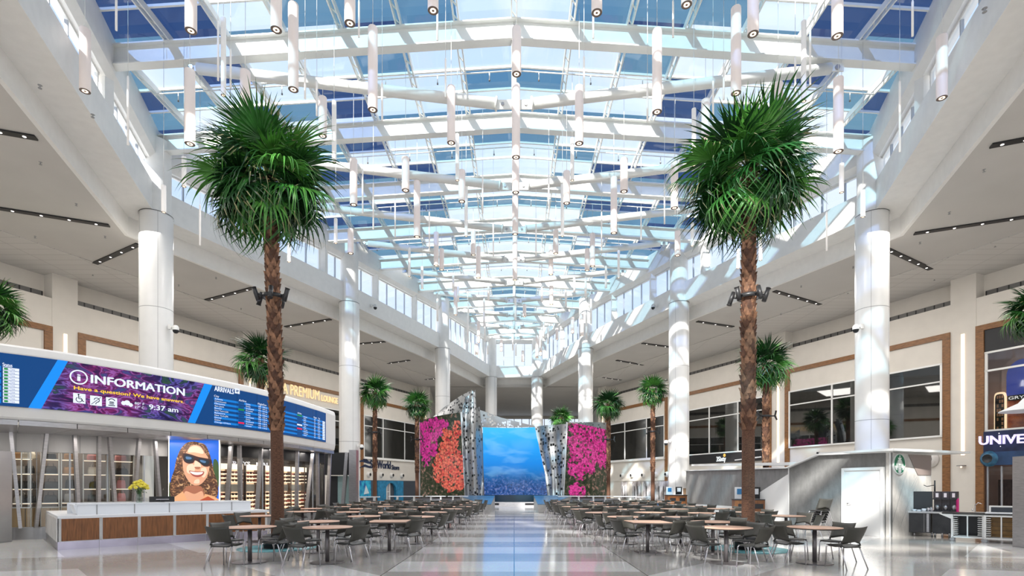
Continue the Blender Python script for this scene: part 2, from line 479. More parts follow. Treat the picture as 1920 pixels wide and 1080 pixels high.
# ------------------------------------------------------------------ cafe chairs and tables
shell = mat('chair_shell', (.046,.044,.036), .42, var=.06, vs=3)
seatm = mat('chair_seat', (.03,.03,.028), .5)
tablet = mat('table_laminate', (.53,.31,.21), .38, var=.1, vs=4, stretch=(1,5,1))
tedge = mat('table_edge', (.09,.075,.065), .5)
tbase = mat('table_base', (.21,.19,.19), .35, .6)
def back_mesh(mb):
    nu, nv = 9, 6
    def pt(u, v, th):   # u across -1..1, v up 0..1
        z = .475+.345*v - .028*(1-v)*(math.cos(u*PI/2))*0 + .05*(1-v)**2*max(0, 1-abs(u)*1.15)
        z -= .018*v*math.cos(u*PI/2)
        hw = .215+.035*v**1.5
        x = u*hw
        y = -.19-.10*v-.045*math.cos(u*PI/2)*1.0+.055*(1-v)**2*abs(u)
        return Vector((x, y+th, z))
    vs = []; fs = []
    for th in (0, -.014):
        for j in range(nv+1):
            for i in range(nu+1): vs.append(pt(-1+2*i/nu, j/nv, th))
    o = (nu+1)*(nv+1)
    for j in range(nv):
        for i in range(nu):
            a = j*(nu+1)+i; fs.append((a,a+nu+1,a+nu+2,a+1)); fs.append((o+a,o+a+1,o+a+nu+2,o+a+nu+1))
    for i in range(nu):
        fs.append((i,i+1,o+i+1,o+i)); a = nv*(nu+1)+i; fs.append((a,o+a,o+a+1,a+1))
    for j in range(nv):
        a = j*(nu+1); fs.append((a,o+a,o+a+nu+1,a+nu+1)); a = a+nu; fs.append((a,a+nu+1,o+a+nu+1,o+a))
    mb.add(vs, fs, shell, True)
    for s in (-1, 1):   # arms that carry the back down to the seat
        mb.tube([(s*.214,-.15,.50),(s*.222,-.17,.45),(s*.222,-.02,.425),(s*.215,.14,.43)], [.016,.017,.015,.012], seatm, 6)
    return mb
def seat_mesh(mb):
    nu, nv = 8, 6; vs = []; fs = []
    for th in (0, -.016):
        for j in range(nv+1):
            for i in range(nu+1):
                u = -1+2*i/nu; v = j/nv
                k = 1-.10*(abs(v-.5)*2)**4
                z = .452-.018*math.cos(u*PI/2)*math.sin(PI*min(1,v*1.05))-.02*max(0,v-.8)*5*.4-(.03*max(0,.2-v)*5)
                vs.append(Vector((u*.215*k, -.21+.42*v, z+th)))
    o = (nu+1)*(nv+1)
    for j in range(nv):
        for i in range(nu):
            a = j*(nu+1)+i; fs.append((a,a+1,a+nu+2,a+nu+1)); fs.append((o+a,o+a+nu+1,o+a+nu+2,o+a+1))
    for i in range(nu):
        fs.append((i,o+i,o+i+1,i+1)); a = nv*(nu+1)+i; fs.append((a,a+1,o+a+1,o+a))
    for j in range(nv):
        a = j*(nu+1); fs.append((a,a+nu+1,o+a+nu+1,o+a)); a += nu; fs.append((a,o+a,o+a+nu+1,a+nu+1))
    return mb.add(vs, fs, seatm, True)
def leg_mesh(mb, sx, front):
    if front: pts = [(sx*.195,.17,.428),(sx*.21,.195,.40),(sx*.222,.215,0)]
    else: pts = [(sx*.20,-.12,.43),(sx*.215,-.16,.40),(sx*.25,-.31,0)]
    mb.tube(pts, .0125, chrome, 7)
    return mb
def frame_mesh(mb):
    for s in (-1, 1): mb.tube([(s*.195,.17,.425),(s*.2,-.12,.425)], .011, chrome, 6)
    mb.tube([(-.2,-.08,.42),(.2,-.08,.42)], .01, chrome, 6); mb.tube([(-.195,.14,.42),(.195,.14,.42)], .01, chrome, 6)
    return mb
chair_near = thing('cafe_chair', 'x', 'chair', (0,-8,0))
seat_mesh(MB()).build('seat', chair_near); back_mesh(MB()).build('backrest', chair_near); frame_mesh(MB()).build('seat_frame', chair_near)
for sx in (-1, 1):
    for fr in (True, False): leg_mesh(MB(), sx, fr).build('leg', chair_near)
mb = MB(); seat_mesh(mb); back_mesh(mb); frame_mesh(mb)
for sx in (-1, 1):
    for fr in (True, False): leg_mesh(mb, sx, fr)
chair_far = tag(mb.build('cafe_chair'), 'x', 'chair')
chair_used = {'near': False, 'far': False}
def place_chair(x, y, rz, label, z=0, far=False, group='cafe chairs at the tables'):
    k = 'far' if far else 'near'; src = chair_far if far else chair_near
    if not chair_used[k]:
        chair_used[k] = True; o = src; o.location = (x,y,z); o.rotation_euler = (0,0,rz); o['label'] = label
    else: o = dup(src, (x,y,z), rz, label)
    o['group'] = group
    return o
def table_proto(square):
    t = thing('cafe_table', 'x', 'table', (0,-9,0))
    mb = MB()
    if not square:
        mb.lathe([(0,.712),(.5,.712),(.515,.72),(.515,.735)], tedge, 40); mb.lathe([(.515,.735),(.512,.742),(0,.742)], tablet, 40)
    else:
        mb.box((0,0,.722), (.92,.92,.026), tedge); mb.box((0,0,.7385), (.918,.918,.007), tablet)
    mb.build('tabletop', t)
    mb = MB(); mb.tube([(0,0,.02),(0,0,.71)], .042, tbase, 16); mb.lathe([(.16,.69),(.16,.711),(0,.711)], tbase, 16); mb.build('pole', t)
    mb = MB()
    if not square: mb.lathe([(0,0),(.345,0),(.345,.012),(.30,.02),(.05,.028),(0,.028)], tbase, 36)
    else: mb.box((0,0,.011), (.52,.52,.022), tbase)
    mb.build('base_plate', t)
    return t
tp = {False: table_proto(False), True: table_proto(True)}
t_used = {False: False, True: False}
def place_table(x, y, sq, label, rz=0):
    if not t_used[sq]:
        t_used[sq] = True; o = tp[sq]; o.location = (x,y,0); o.rotation_euler = (0,0,rz); o['label'] = label
    else: o = dup(tp[sq], (x,y,0), rz, label)
    o['group'] = 'cafe tables in the food court'
L_T = [[(-3.87,11.05),(-5.5,11.1)],
       [(-3.03,12.95,1),(-4.72,12.85)],
       [(-2.72,14.85),(-4.25,15.1),(-7.3,15.3)],
       [(-2.7,17.4),(-4.1,17.2),(-5.4,17.6),(-7.1,17.9)],
       [(-2.45,19.9),(-4.1,19.6),(-5.9,20.1),(-7.7,20.3)],
       [(-2.3,22.3),(-3.9,22.0),(-5.6,22.5),(-7.3,22.2)],
       [(-2.25,24.8),(-4.0,24.7),(-5.8,25),(-7.5,24.8)],
       [(-2.3,27.4),(-4.0,27.2),(-5.8,27.5),(-7.6,27.6)],
       [(-2.4,30.2),(-4.2,30),(-6,30.3),(-7.8,30.1)]]
R_T = [[(4.36,10.97),(6.18,10.97)],
       [(3.19,12.75,1),(4.75,12.75)],
       [(3.1,14.8),(4.55,14.6),(7.8,15.3)],
       [(2.8,17.2),(4.4,17.3),(6.0,16.9),(7.7,17.5)],
       [(2.6,19.8),(4.3,19.6),(6.0,20),(7.8,20.2)],
       [(2.5,22.3),(4.2,22.1),(5.9,22.5),(7.7,22.6)],
       [(2.45,24.9),(4.1,24.8),(5.9,25.1),(7.6,24.9)],
       [(2.5,27.6),(4.2,27.3),(6,27.5),(7.8,27.7)],
       [(2.6,30.3),(4.4,30.1),(6.2,30.3),(8,30.2)]]
rc = random.Random(11)
for side, rows, sn in ((-1, L_T, 'left'), (1, R_T, 'right')):
    for ri, row in enumerate(rows):
        for ci, t in enumerate(row):
            x, y = t[0], t[1]; sq = len(t) > 2
            pos = f'{ordn(ci+1)} from the aisle, {ordn(ri+1)} row, {sn} seating'
            kind = 'square' if sq else 'round'
            place_table(x, y, sq, f'{kind} wood-topped cafe table, {pos}', .05 if sq else 0)
            base = (-112 if side < 0 else -68)+rc.uniform(-9, 9)
            nc = 4
            for q in range(nc):
                an = math.radians(base+90*q+rc.uniform(-7, 7))
                r = (.64 if q in (0, 2) else .60)+rc.uniform(-.01, .03)
                dx, dy = math.cos(an), math.sin(an)
                sd = ['near side', 'right side', 'far side', 'left side'][q if side < 0 else q]
                far = y > 20.9
                place_chair(x+dx*r, y+dy*r, math.atan2(-dy, -dx)-PI/2+rc.uniform(-.12, .12),
                            f'grey chair, {sd} of the {kind} table {pos}', far=far)
# stacked chairs by the hoarding
for k in range(6):
    o = place_chair(9.72+.0*k, 17.2-.045*k, PI*.62, f'grey cafe chair, {["lowest","second from the bottom","third from the bottom","fourth from the bottom","fifth from the bottom","topmost"][k]} of the stack before the grey hoarding', z=.075*k, group='stacked cafe chairs')
# ------------------------------------------------------------------ palms
leafm = mat('palm_leaf', (.024,.11,.02), .3, var=.5, vs=2.2, spec=.4)
leafd = mat('palm_leaf_dark', (.010,.048,.012), .33, var=.5, vs=2.2, spec=.4)
leafy = mat('palm_leaf_bright', (.075,.25,.04), .32, var=.4, vs=2.2, spec=.4)
tipm = mat('palm_leaf_tip', (.22,.21,.10), .6, var=.3, vs=6)
petm = mat('palm_petiole', (.13,.17,.05), .5)
bark = mat('palm_bark', (.11,.05,.028), .85, var=.55, vs=22, stretch=(1,1,3), bump=.6)
boot2 = mat('palm_boot_dark', (.085,.038,.022), .8, var=.5, vs=9, bump=.3)
boot = mat('palm_boot', (.21,.105,.058), .75, var=.55, vs=9, bump=.3)
def frond_mesh(mb, R, pet, droop, seed, m, nl=28):
    r = random.Random(seed)
    mb.tube([(0,0,0),(pet*.5,0,.03),(pet,0,.0)], [.024,.017,.011], petm, 5, smooth=True)
    for i in range(nl):
        a = math.radians(lerp(-106, 106, (i+.5)/nl)+r.uniform(-2,2)); hw = math.radians(212/nl)*.56
        L = R*(1-.16*(abs(a)/2.06)**2)*r.uniform(.9,1.05)
        td = droop*r.uniform(.6,1.6); tw = r.uniform(-.12,.12)
        st = [(.02,1),(.22,1),(.42,1),(.58,.62),(.73,.42),(.87,.22),(1,.03)]
        vs = []; 
        for j, (t, w) in enumerate(st):
            rr = L*t
            bend = td*max(0,t-.45)**1.7*2.4*L
            h = -.05*R*t*t-min(bend, .9*L*t)
            rad = rr-.35*bend*t
            ww = math.tan(hw)*L*.42*min(1, t/.42)*w if t > .42 else math.tan(hw)*rr
            cx, cy = math.cos(a+tw*t), math.sin(a+tw*t)
            c = Vector((pet+rad*cx, rad*cy, h-.12*R*(abs(a)/2.06)**2*t))
            s = Vector((-cy, cx, 0))
            vs += [c-s*ww-Vector((0,0,ww*.35)), c+Vector((0,0,ww*.35)), c+s*ww-Vector((0,0,ww*.35))]
        k = len(st); fs = []; ft = []
        for j in range(k-1):
            dst = ft if (j >= k-3 and r.random() < .16) else fs
            for q in (0,1): dst.append((j*3+q, j*3+q+1, j*3+q+4, j*3+q+3))
        mb.add(vs, fs, m, True)
        if ft: mb.add(vs, ft, tipm, True)
    return mb
def trunk_mesh(mb, r0, r1, ht, z_smooth, seed, nb=7, dz=.15, lean=(0,0)):
    r = random.Random(seed)
    def ax(z): t = z/ht; return Vector((lean[0]*t*t, lean[1]*t*t, z))
    def rad(z): return lerp(r0, r1, min(1, z/ht))*(1+.22*math.exp(-z/.35))
    zs = [0,.15,.4,.8,1.4,2.2,z_smooth]+[lerp(z_smooth, ht, q/6) for q in range(1,7)]
    zs = sorted(set(zs)); k = 18; vs = []; fs = []
    for z in zs:
        for q in range(k):
            an = 2*PI*q/k; vs.append(ax(z)+Vector((math.cos(an),math.sin(an),0))*rad(z))
    for i in range(len(zs)-1):
        for q in range(k): fs.append((i*k+q,i*k+(q+1)%k,(i+1)*k+(q+1)%k,(i+1)*k+q))
    mb.add(vs, fs, bark, True)
    z = z_smooth; row = 0
    while z < ht:
        for q in range(nb):
            an = 2*PI*(q+.5*(row % 2))/nb+r.uniform(-.08,.08); R = rad(z); n = Vector((math.cos(an),math.sin(an),0)); s = Vector((-n.y,n.x,0))
            w = PI*R/nb*1.25; hh = dz*r.uniform(1.15,1.5); o = r.uniform(.3,.8)*R*.62
            c = ax(z)
            p = [c+n*(R*.93)-s*w, c+n*(R*1.04), c+n*(R*.93)+s*w,
                 c+n*(R*1.0+o*.5)-s*w*.62+Vector((0,0,hh*.6)), c+n*(R*1.08+o*.6)+Vector((0,0,hh*.6)), c+n*(R*1.0+o*.5)+s*w*.62+Vector((0,0,hh*.6)),
                 c+n*(R*1.02+o)-s*w*.2+Vector((0,0,hh)), c+n*(R*1.06+o)+Vector((0,0,hh)), c+n*(R*1.02+o)+s*w*.2+Vector((0,0,hh)),
                 c+n*(R*.9)+Vector((0,0,hh*.9))]
            mb.add(p, [(0,1,4,3),(1,2,5,4),(3,4,7,6),(4,5,8,7),(6,7,9),(7,8,9),(3,6,9),(5,9,8),(0,3,9),(2,9,5)], boot if r.random() < .55 else boot2)
        z += dz; row += 1
    return mb
FR = {}
def fr_obj(var, parent):
    if var not in FR:
        m, dr, sd, nl = var; mb = MB(); frond_mesh(mb, [1.28,1.3,1.2][sd % 3], [.5,.72,.95][sd % 3], dr, sd, m, nl); o = mb.build('frond', parent); FR[var] = o
    else:
        o = FR[var].copy(); COL.objects.link(o); o.parent = parent
    return o
def fronds(n, seed, nl):
    r = random.Random(seed); out = []
    for i in range(n):
        t = i/(n-1)
        el = lerp(80, -58, t**.85)+r.uniform(-10,10); az = i*137.5+r.uniform(-14,14)
        dr = [.14,.36,.6][min(2, int(t*3))]
        m = leafy if (r.random() < .22) else (leafd if r.random() < .45 else leafm)
        sc = lerp(1.0,.98,t)*r.uniform(.88,1.1)
        if t < .12: sc *= .95
        out.append(((m, dr, 1+(i % 3), nl), el, az, sc, r.uniform(-35,35)))
    return out
def frond_mat(el, az, roll, sc, c):
    return Matrix.Translation(c) @ Matrix.Rotation(math.radians(az),4,'Z') @ Matrix.Rotation(math.radians(-el),4,'Y') @ Matrix.Rotation(math.radians(roll),4,'X') @ Matrix.Scale(sc,4)
for (x, d, lab, sd, lean) in ((-6.07,13.7,'tall fan palm on the left, before the long blue arrivals board',21,(-.25,0)), (5.88,13.4,'tall fan palm on the right, before the grey hoarding',33,(.02,0))):
    t = thing('fan_palm', lab, 'palm tree', (x,d,0), 0, 'two tall palms nearest the camera')
    zt = 9.35
    trunk_mesh(MB(), .155, .142, zt, 3.0, sd, lean=lean).build('trunk', t)
    c = Vector((lean[0],lean[1],zt+.12))
    for var, el, az, sc, roll in fronds(56, sd, 28):
        o = fr_obj(var, t); o.matrix_local = frond_mat(el, az, roll, sc*1.0, c)
    mb = MB()
    mb.lathe([(.24,.0),(.34,0),(.37,.3),(.30,.34),(.21,.3)], black, 20)
    o = mb.build('planter_collar'); o.location = (x,d,.014); tag(o, f'black collar round the foot of the tall {"left" if x<0 else "right"} palm', 'planter', 'palm planters')
    mb = MB(); mb.lathe([(.36,0),(.95,0),(.95,.012),(.36,.012),(.36,0)], mat('teal_mosaic', (.10,.30,.33), .3, var=.4, vs=14), 32)
    o = mb.build('tree_grate'); o.location = (x,d,0); tag(o, f'round teal mosaic grate under the tall {"left" if x<0 else "right"} palm', 'grate', 'palm grates')
    # spotlights strapped to the trunk
    zc = H+(912-557)/1000*d
    s = thing('spotlight_cluster', f'black cluster of spotlights strapped round the tall {"left" if x<0 else "right"} palm trunk', 'spotlight', (x+lean[0]*.45,d,zc), 0, 'spotlights on the palms')
    mb = MB(); mb.lathe([(.24,-.05),(.26,-.05),(.26,.05),(.24,.05),(.24,-.05)], darkm, 20); mb.build('strap', s)
    for a, tilt in ((-20,.5),(-75,-.9),(-150,.6),(-195,-.6),(80,.3)):
        an = math.radians(a); n = Vector((math.cos(an),math.sin(an),0)); mb = MB()
        mb.tube([n*.25,n*.36+Vector((0,0,.02))], .03, darkm, 6)
        ax = (n*.35+Vector((0,0,1 if tilt>0 else -1))).normalized(); p = n*.4
        mb.tube([p-ax*.16,p+ax*.16], .055, darkm, 10); lh = mb.build('lamp_head', s); mb = MB(); mb.tube([p+ax*.16,p+ax*.18], .062, black, 10); mb.build('lens', lh)
# smaller palms: shared crown meshes
def crown_mesh(seed, n=34, nl=20):
    mb = MB()
    for (m, dr, sdd, _), el, az, sc, roll in fronds(n, seed, nl):
        b = len(mb.v); frond_mesh(mb, 1.42, .75, dr, sdd+seed, m, nl); mb.xf(frond_mat(el, az, roll, sc, Vector((0,0,0))), b)
    return mb
crown_protos = []
for (px, py, rpx, d, lab, tilt) in (
    (490,672,57,28,'fan palm rising behind the arrivals board canopy',1), (703,733,37,37.5,'slim fan palm in front of the aquarium-blue shop',2), (782,757,34,40.5,'fan palm beside the left flower screen',3),
    (1436,680,57,26,'fan palm behind the hoarding beside the tall right palm',4), (1224,730,36,37.5,'slim fan palm in front of the mural panels on the right',5), (1141,757,35,40.5,'fan palm beside the right flower screen',6),
    (1052,781,26,50,'fan palm peeking over the metal fin right of the blue screen',7),
    (-18,572,64,21.5,'fan palm cut off at the left edge beneath the ceiling',8), (1944,578,62,21.5,'fan palm cut off at the right edge by the shop window',9)):
    c = P(px, py, d); s = rpx/1000*d/2.0
    t = thing('fan_palm', lab, 'palm tree', (c.x, d, 0), tilt*1.3, 'smaller palms round the hall')
    ht = c.z-.15; mbk = MB(); trunk_mesh(mbk, .14, .125, ht, 2.6, 50+tilt, 6, .17); mbk.build('trunk', t)
    if len(crown_protos) < 3:
        o = crown_mesh(60+tilt).build('crown', t); crown_protos.append(o)
    else:
        o = crown_protos[tilt % 3].copy(); COL.objects.link(o); o.parent = t
    o.location = (0,0,ht+.05); o.scale = (s,s,s)
    mb = MB(); mb.lathe([(.25,0),(.5,0),(.55,.45),(.5,.5),(.2,.46)], greym, 20)
    o = mb.build('palm_tub'); o.location = (c.x, d, 0); tag(o, f'grey tub of the {lab}'[:90], 'planter', 'palm planters')
    if tilt in (2,3,4,5,6):
        s2 = thing('spotlight_cluster', f'small spotlights on the {lab}', 'spotlight', (c.x,d,lerp(2,ht,.55)), 0, 'spotlights on the palms')
        mb = MB(); mb.lathe([(.2,-.05),(.22,-.05),(.22,.05),(.2,.05),(.2,-.05)], darkm, 14); mb.build('strap', s2)
        for a in (-15,-165):
            an = math.radians(a); n = Vector((math.cos(an),math.sin(an),0)); mb = MB(); mb.tube([n*.2,n*.4,n*.46+Vector((0,0,.25))], [.03,.045,.05], darkm, 8); mb.tube([n*.4,n*.5+Vector((0,0,-.2))], .045, darkm, 8); mb.build('lamp_head', s2)

# ------------------------------------------------------------------ pendant tubes
pend = mat('pendant_tube', (.84,.735,.69), .5, emis=.12, ecol=(1,.88,.82))
pendw = mat('pendant_white', (.84,.81,.78), .5, emis=.14, ecol=(1,.96,.93))
ringd = mat('pendant_ring', (.17,.13,.11), .5)
bulb = mat('pendant_bulb', (1,.85,.7), emis=2.0, ecol=(1,.72,.52))
cablem = mat('cable_wire', (.72,.72,.70), .4, .2)
THK = [(159.5,55,171,18.1),(358,-60,58,20.4),(356,132,270,18),(460,134,215,18.2),(518,-50,56,20.3),(550,8,168,18.7),(656,-60,44,20),(699,52,206,18),(812,-60,20,20.4),(605,183,255,15.4),(846,163,268,15.6),
 (968.5,53,139,17.4),(967.5,160,295,15.5),(967,300,361,13.3),(966,362,439,11.5),(965.5,441,525,8.4),(1119,-60,24,20.4),(1287.5,-60,9,20.2),(1412,-60,64,20.2),(1380,15,175,18.4),(1232,57,210,18),(1086,163,269,16),(1323,188,260,15.3),
 (1570,-50,68,20),(1766,68,184,18),(1572,147,284,17.4),(1459,157,235,17.4),
 (663,299,384,13.7),(760.5,296,357,14.3),(782,340,444,12.2),(866,320,378,13),(657.5,430,475,11.2),(818,436,498,9.2),(828,467,506,9),(887.5,433,478,9.2),(897,463,521,9),
 (1170,298,359,14.3),(1264.5,305,390,13.6),(1151,333,437,12.4),(1062.5,322,381,13),(1270.5,434,479,10.7),(1042,430,475,10),(1033,460,515,8.6),(1111,438,499,9.4),(1101,467,507,9.2)]
MED = [(419,33,179,9.2,1),(626.5,190,305,8.3,1),(345,294,350,8,1),(307,348,398,8,1),(1301,204,310,8.2,1),(1507,40,190,9.2,1),(1578,307,361,8.2,1),(1618,357,407,8,1),
 (857.5,252,338,7.2,1),(874,346,443,6.3,1),(629.5,410,456,6.4,1),(767.5,465,518,4.8,1),(791.5,500,541,4.8,1),(499,420,481,6.8,1),(542,456,491,6.2,1),(850,517,546,4.4,1),
 (1073,260,338,7.2,1),(1054.5,346,443,6.4,1),(1298,418,461,6.2,1),(1160,470,521,4.7,1),(1136,500,540,4.4,1),(1384,467,503,6.2,1),(1426,440,488,6.3,1),(966.5,560,600,4,1),(859,538,566,4,1),(916,536,563,4.2,1),(1077,520,548,4.4,1),(1016,538,566,4.2,1),(1098,520,556,4.2,1),(1061,545,575,4,1)]
THN = [(218,-30,57,4),(240,146,272,4),(409,43,151,4),(432.5,95,165,4),(572,112,185,4),(594,155,217,4),(673,-20,70,4),(716.5,157,226,4),(820,22,76,4),(835.5,112,182,4),
 (1095,108,184,4),(1112.5,27,72,4),(1214,158,228,4),(1262,-20,70,4),(1337,155,222,4),(1357,122,187,4),(1491,110,182,4),(1519,52,160,4),(1711,-20,68,4),(1687,155,285,4),(375,386,460,3.4),(1550,400,470,3.4),
 (680,320,400,3.2),(700,345,430,3),(741,380,445,2.8),(1202,390,450,2.8),(1246,350,420,3),(1266,330,400,3.1),(805,400,470,2.6),(1128,400,470,2.6),(925,420,480,2.6),(1005,420,480,2.6),(905,330,400,3),(1029,330,400,3)]
allp = []
for (x, y0, y1, w) in THK: allp.append((x, y0, y1, .30/w*1000, 'thick'))
for (x, y0, y1, w, _) in MED: allp.append((x, y0, y1, .155/w*1000 if w > 5 else .155/w*1000, 'slender'))
for (x, y0, y1, w) in THN: allp.append((x, y0, y1, .07/w*1000, 'rod-thin'))
# a few farther ones that recede down the hall
rp = random.Random(5)
for i in range(26):
    d = rp.uniform(40,58); xx = rp.uniform(-.8,.8)*edge_x(d); zt = roof_z(xx,d)-rp.uniform(1.6,3.4); Lh = rp.uniform(1.0,2.2)
    p = (xx/d*F+CX, HY-(zt-H)/d*F, HY-(zt-Lh-H)/d*F, d, ['thick','slender'][i % 2]); allp.append(p)
fixed = []
for (x, y0, y1, d, k) in allp:
    d = min(max(d, 14.2), 58)
    # stay below the roof
    for _ in range(60):
        top = P(x, y0, d)
        if top.z < roof_z(top.x, d)-1.0 and abs(top.x) < edge_x(d)-.3: break
        if abs(top.x) >= edge_x(d)-.3: d += .3*(1 if d < 24 else -1)
        elif y0 < 0: y0 += 6
        else: d -= .25
    fixed.append((x, y0, y1, d, k))
bays = {}
for p in fixed: bays.setdefault((int((p[3]-14.5)//5), p[4]), []).append(p)
GRP = {'thick':'thick pendant tubes','slender':'slender pendant tubes','rod-thin':'rod-thin pendant tubes'}
for (bay, k), ps in sorted(bays.items()):
    ps.sort(key=lambda p: p[0])
    for i, (x, y0, y1, d, _) in enumerate(ps):
        a, b = P(x, y0, d), P(x, y1, d)
        where = 'before the nearest truss' if bay < 1 else f'behind the {ordn(bay)} truss'
        lab = f'{k} white pendant tube, {ordn(i+1)} from left of those {where}'
        t = thing('pendant_light', lab, 'pendant light', (b.x, b.y, b.z), 0, GRP[k])
        Lh = a.z-b.z; R = {'thick':.15,'slender':.0775,'rod-thin':.033}[k]
        zr = roof_z(a.x, d)-b.z-.05
        mb = MB()
        if k == 'thick' or (k == 'slender' and d < 34):
            mb.lathe([(R*.97,.0),(R,.012),(R,Lh-.02),(R*.93,Lh),(0,Lh)], pend if k == 'thick' else pendw, 20); mb.build('tube_shade', t)
            mb = MB(); mb.lathe([(R*.985,-.002),(R*.55,-.002)], ringd, 20); le = mb.build('lamp_end', t); mb = MB(); mb.lathe([(R*.55,-.002),(R*.24,-.004)], bulb, 16); mb.lathe([(R*.24,-.004),(0,-.004)], ringd, 12); mb.build('bulb', le)
        else:
            mb.lathe([(0,0),(R,0),(R,Lh),(R*.6,Lh+.06),(0,Lh+.06)], pendw, 8); mb.build('tube_shade', t)
        mb = MB(); mb.tube([(0,0,Lh),(0,0,zr)], .008 if d < 30 else .011, cablem, 5); mb.build('cable', t)
# ------------------------------------------------------------------ left shop front: curved canopy with screens
CP = [(-15.3,11.2),(-14.2,12.3),(-13.05,13.54),(-12.36,14.08),(-11.97,14.67),(-11.28,15.58),(-10.5,17.08),(-9.66,18.8),(-9.12,20.9),(-8.87,23.1),(-8.72,25.9)]
def catmull(pts, n=16):
    out = []
    for i in range(len(pts)-1):
        p0 = pts[max(i-1,0)]; p1 = pts[i]; p2 = pts[i+1]; p3 = pts[min(i+2,len(pts)-1)]
        for k in range(n):
            t = k/n
            out.append(tuple(.5*((2*p1[a])+(-p0[a]+p2[a])*t+(2*p0[a]-5*p1[a]+4*p2[a]-p3[a])*t*t+(-p0[a]+3*p1[a]-3*p2[a]+p3[a])*t**3) for a in (0,1)))
    out.append(pts[-1]); return out
CC0 = catmull(CP)
CC = [(sum(CC0[min(max(i+k,0),len(CC0)-1)][0] for k in range(-14,15))/29, sum(CC0[min(max(i+k,0),len(CC0)-1)][1] for k in range(-14,15))/29) if 14 <= i < len(CC0)-14 else CC0[i] for i in range(len(CC0))]
SL = [0]
for a, b in zip(CC, CC[1:]): SL.append(SL[-1]+math.hypot(b[0]-a[0], b[1]-a[1]))
STOT = SL[-1]
def cpos(s):
    s = min(max(s, 0), STOT)
    lo, hi = 0, len(SL)-1
    while hi-lo > 1:
        m = (lo+hi)//2
        if SL[m] <= s: lo = m
        else: hi = m
    t = (s-SL[lo])/max(1e-9, SL[hi]-SL[lo])
    return Vector((lerp(CC[lo][0],CC[hi][0],t), lerp(CC[lo][1],CC[hi][1],t), 0))
def ctan(s): return (cpos(s+.12)-cpos(s-.12)).normalized()
def CV(s, o, z):      # o>0 towards the hall
    t = ctan(s); p = cpos(s); return Vector((p.x+t.y*o, p.y-t.x*o, z))
PXS = []
for i in range(801):
    s = STOT*i/800; p = cpos(s); PXS.append((CX+p.x/p.y*F, s))
def px2s(x):
    for (a, s0), (b, s1) in zip(PXS, PXS[1:]):
        if a <= x <= b: return lerp(s0, s1, (x-a)/(b-a))
    return 0 if x < PXS[0][0] else STOT
def cz(x, y): return H+(HY-y)/F*cpos(px2s(x)).y
ZB, ZT = 3.30, 5.22
SZB, SZT = 3.62, 4.96
def cpatch(mb, sBL, sBR, sTL, sTR, z0, z1, o, m, n=None):
    n = n or max(1, int(abs(sBR-sBL)/.15)+1)
    vs = []
    for i in range(n+1):
        u = i/n; vs += [CV(lerp(sBL,sBR,u),o,z0), CV(lerp(sTL,sTR,u),o,z1)]
    mb.add(vs, [(2*i,2*i+2,2*i+3,2*i+1) for i in range(n)], m)
def txt(s, size, bold=0):
    c = bpy.data.curves.new('t', 'FONT'); c.body = s; c.size = size; c.offset = bold*size; c.resolution_u = 3
    o = bpy.data.objects.new('t', c); COL.objects.link(o)
    dg = bpy.context.evaluated_depsgraph_get(); me = bpy.data.meshes.new_from_object(o.evaluated_get(dg))
    vs = [v.co.copy() for v in me.vertices]; fs = [tuple(p.vertices) for p in me.polygons]
    bpy.data.objects.remove(o); bpy.data.curves.remove(c); bpy.data.meshes.remove(me)
    return vs, fs
def ctext(mb, s, sA, sB, z, cap, m, o=.03, bold=.01):   # fitted between arc lengths sA..sB, cap height cap
    vs, fs = txt(s, 1, 0)
    if not vs: return
    x0 = min(v.x for v in vs); x1 = max(v.x for v in vs)
    for k, dz in ((0,0),(1,0),(-1,0),(.5,1),(-.5,-1)) if bold else ((0,0),):
        out = [CV(lerp(sA,sB,(v.x-x0)/max(1e-6,x1-x0))+k*bold*cap, o+.0004*k, z+v.y*cap/.73+dz*bold*cap*.6) for v in vs]
        mb.add(out, fs, m)
def wtext(mb, s, org, ux, width, cap, m, uz=Vector((0,0,1)), thick=0, bold=.01):
    vs, fs = txt(s, 1, bold); x0 = min(v.x for v in vs); x1 = max(v.x for v in vs); k = width/(x1-x0); ux = ux.normalized()
    nn = ux.cross(uz)
    pts = [org+ux*((v.x-x0)*k)+uz*(v.y*cap/.73) for v in vs]
    mb.add([p+nn*thick for p in pts], fs, m)
    if thick:
        b = len(pts); ed = {}
        for f in fs:
            for i in range(len(f)): ed[(f[i], f[(i+1)%len(f)])] = 1
        q = [(a, b_) for (a, b_) in ed if (b_, a) not in ed]
        mb.add([p for p in pts]+[p+nn*thick for p in pts], [(a, c, c+b, a+b) for a, c in q], m)
cn = thing('shop_canopy', 'long curved white canopy carrying the blue arrivals screens', 'canopy', (0,0,0))
mb = MB(); K = 200; prof = [(-.9,ZB+.02),(-.05,ZB),(0,ZB+.06),(.04,ZB+.3),(.04,ZT-.22),(0,ZT-.06),(-.08,ZT),(-.9,ZT)]
vs = []
for i in range(K+1):
    for o, z in prof: vs.append(CV(STOT*i/K, o, z))
k = len(prof)
mb.add(vs, [(i*k+j,(i+1)*k+j,(i+1)*k+(j+1)%k,i*k+(j+1)%k) for i in range(K) for j in range(k)]+[tuple(range(K*k,K*k+k))], mat('canopy_white', (.78,.77,.75), .4, var=.02, vs=2), False)
mb.build('fascia', cn)
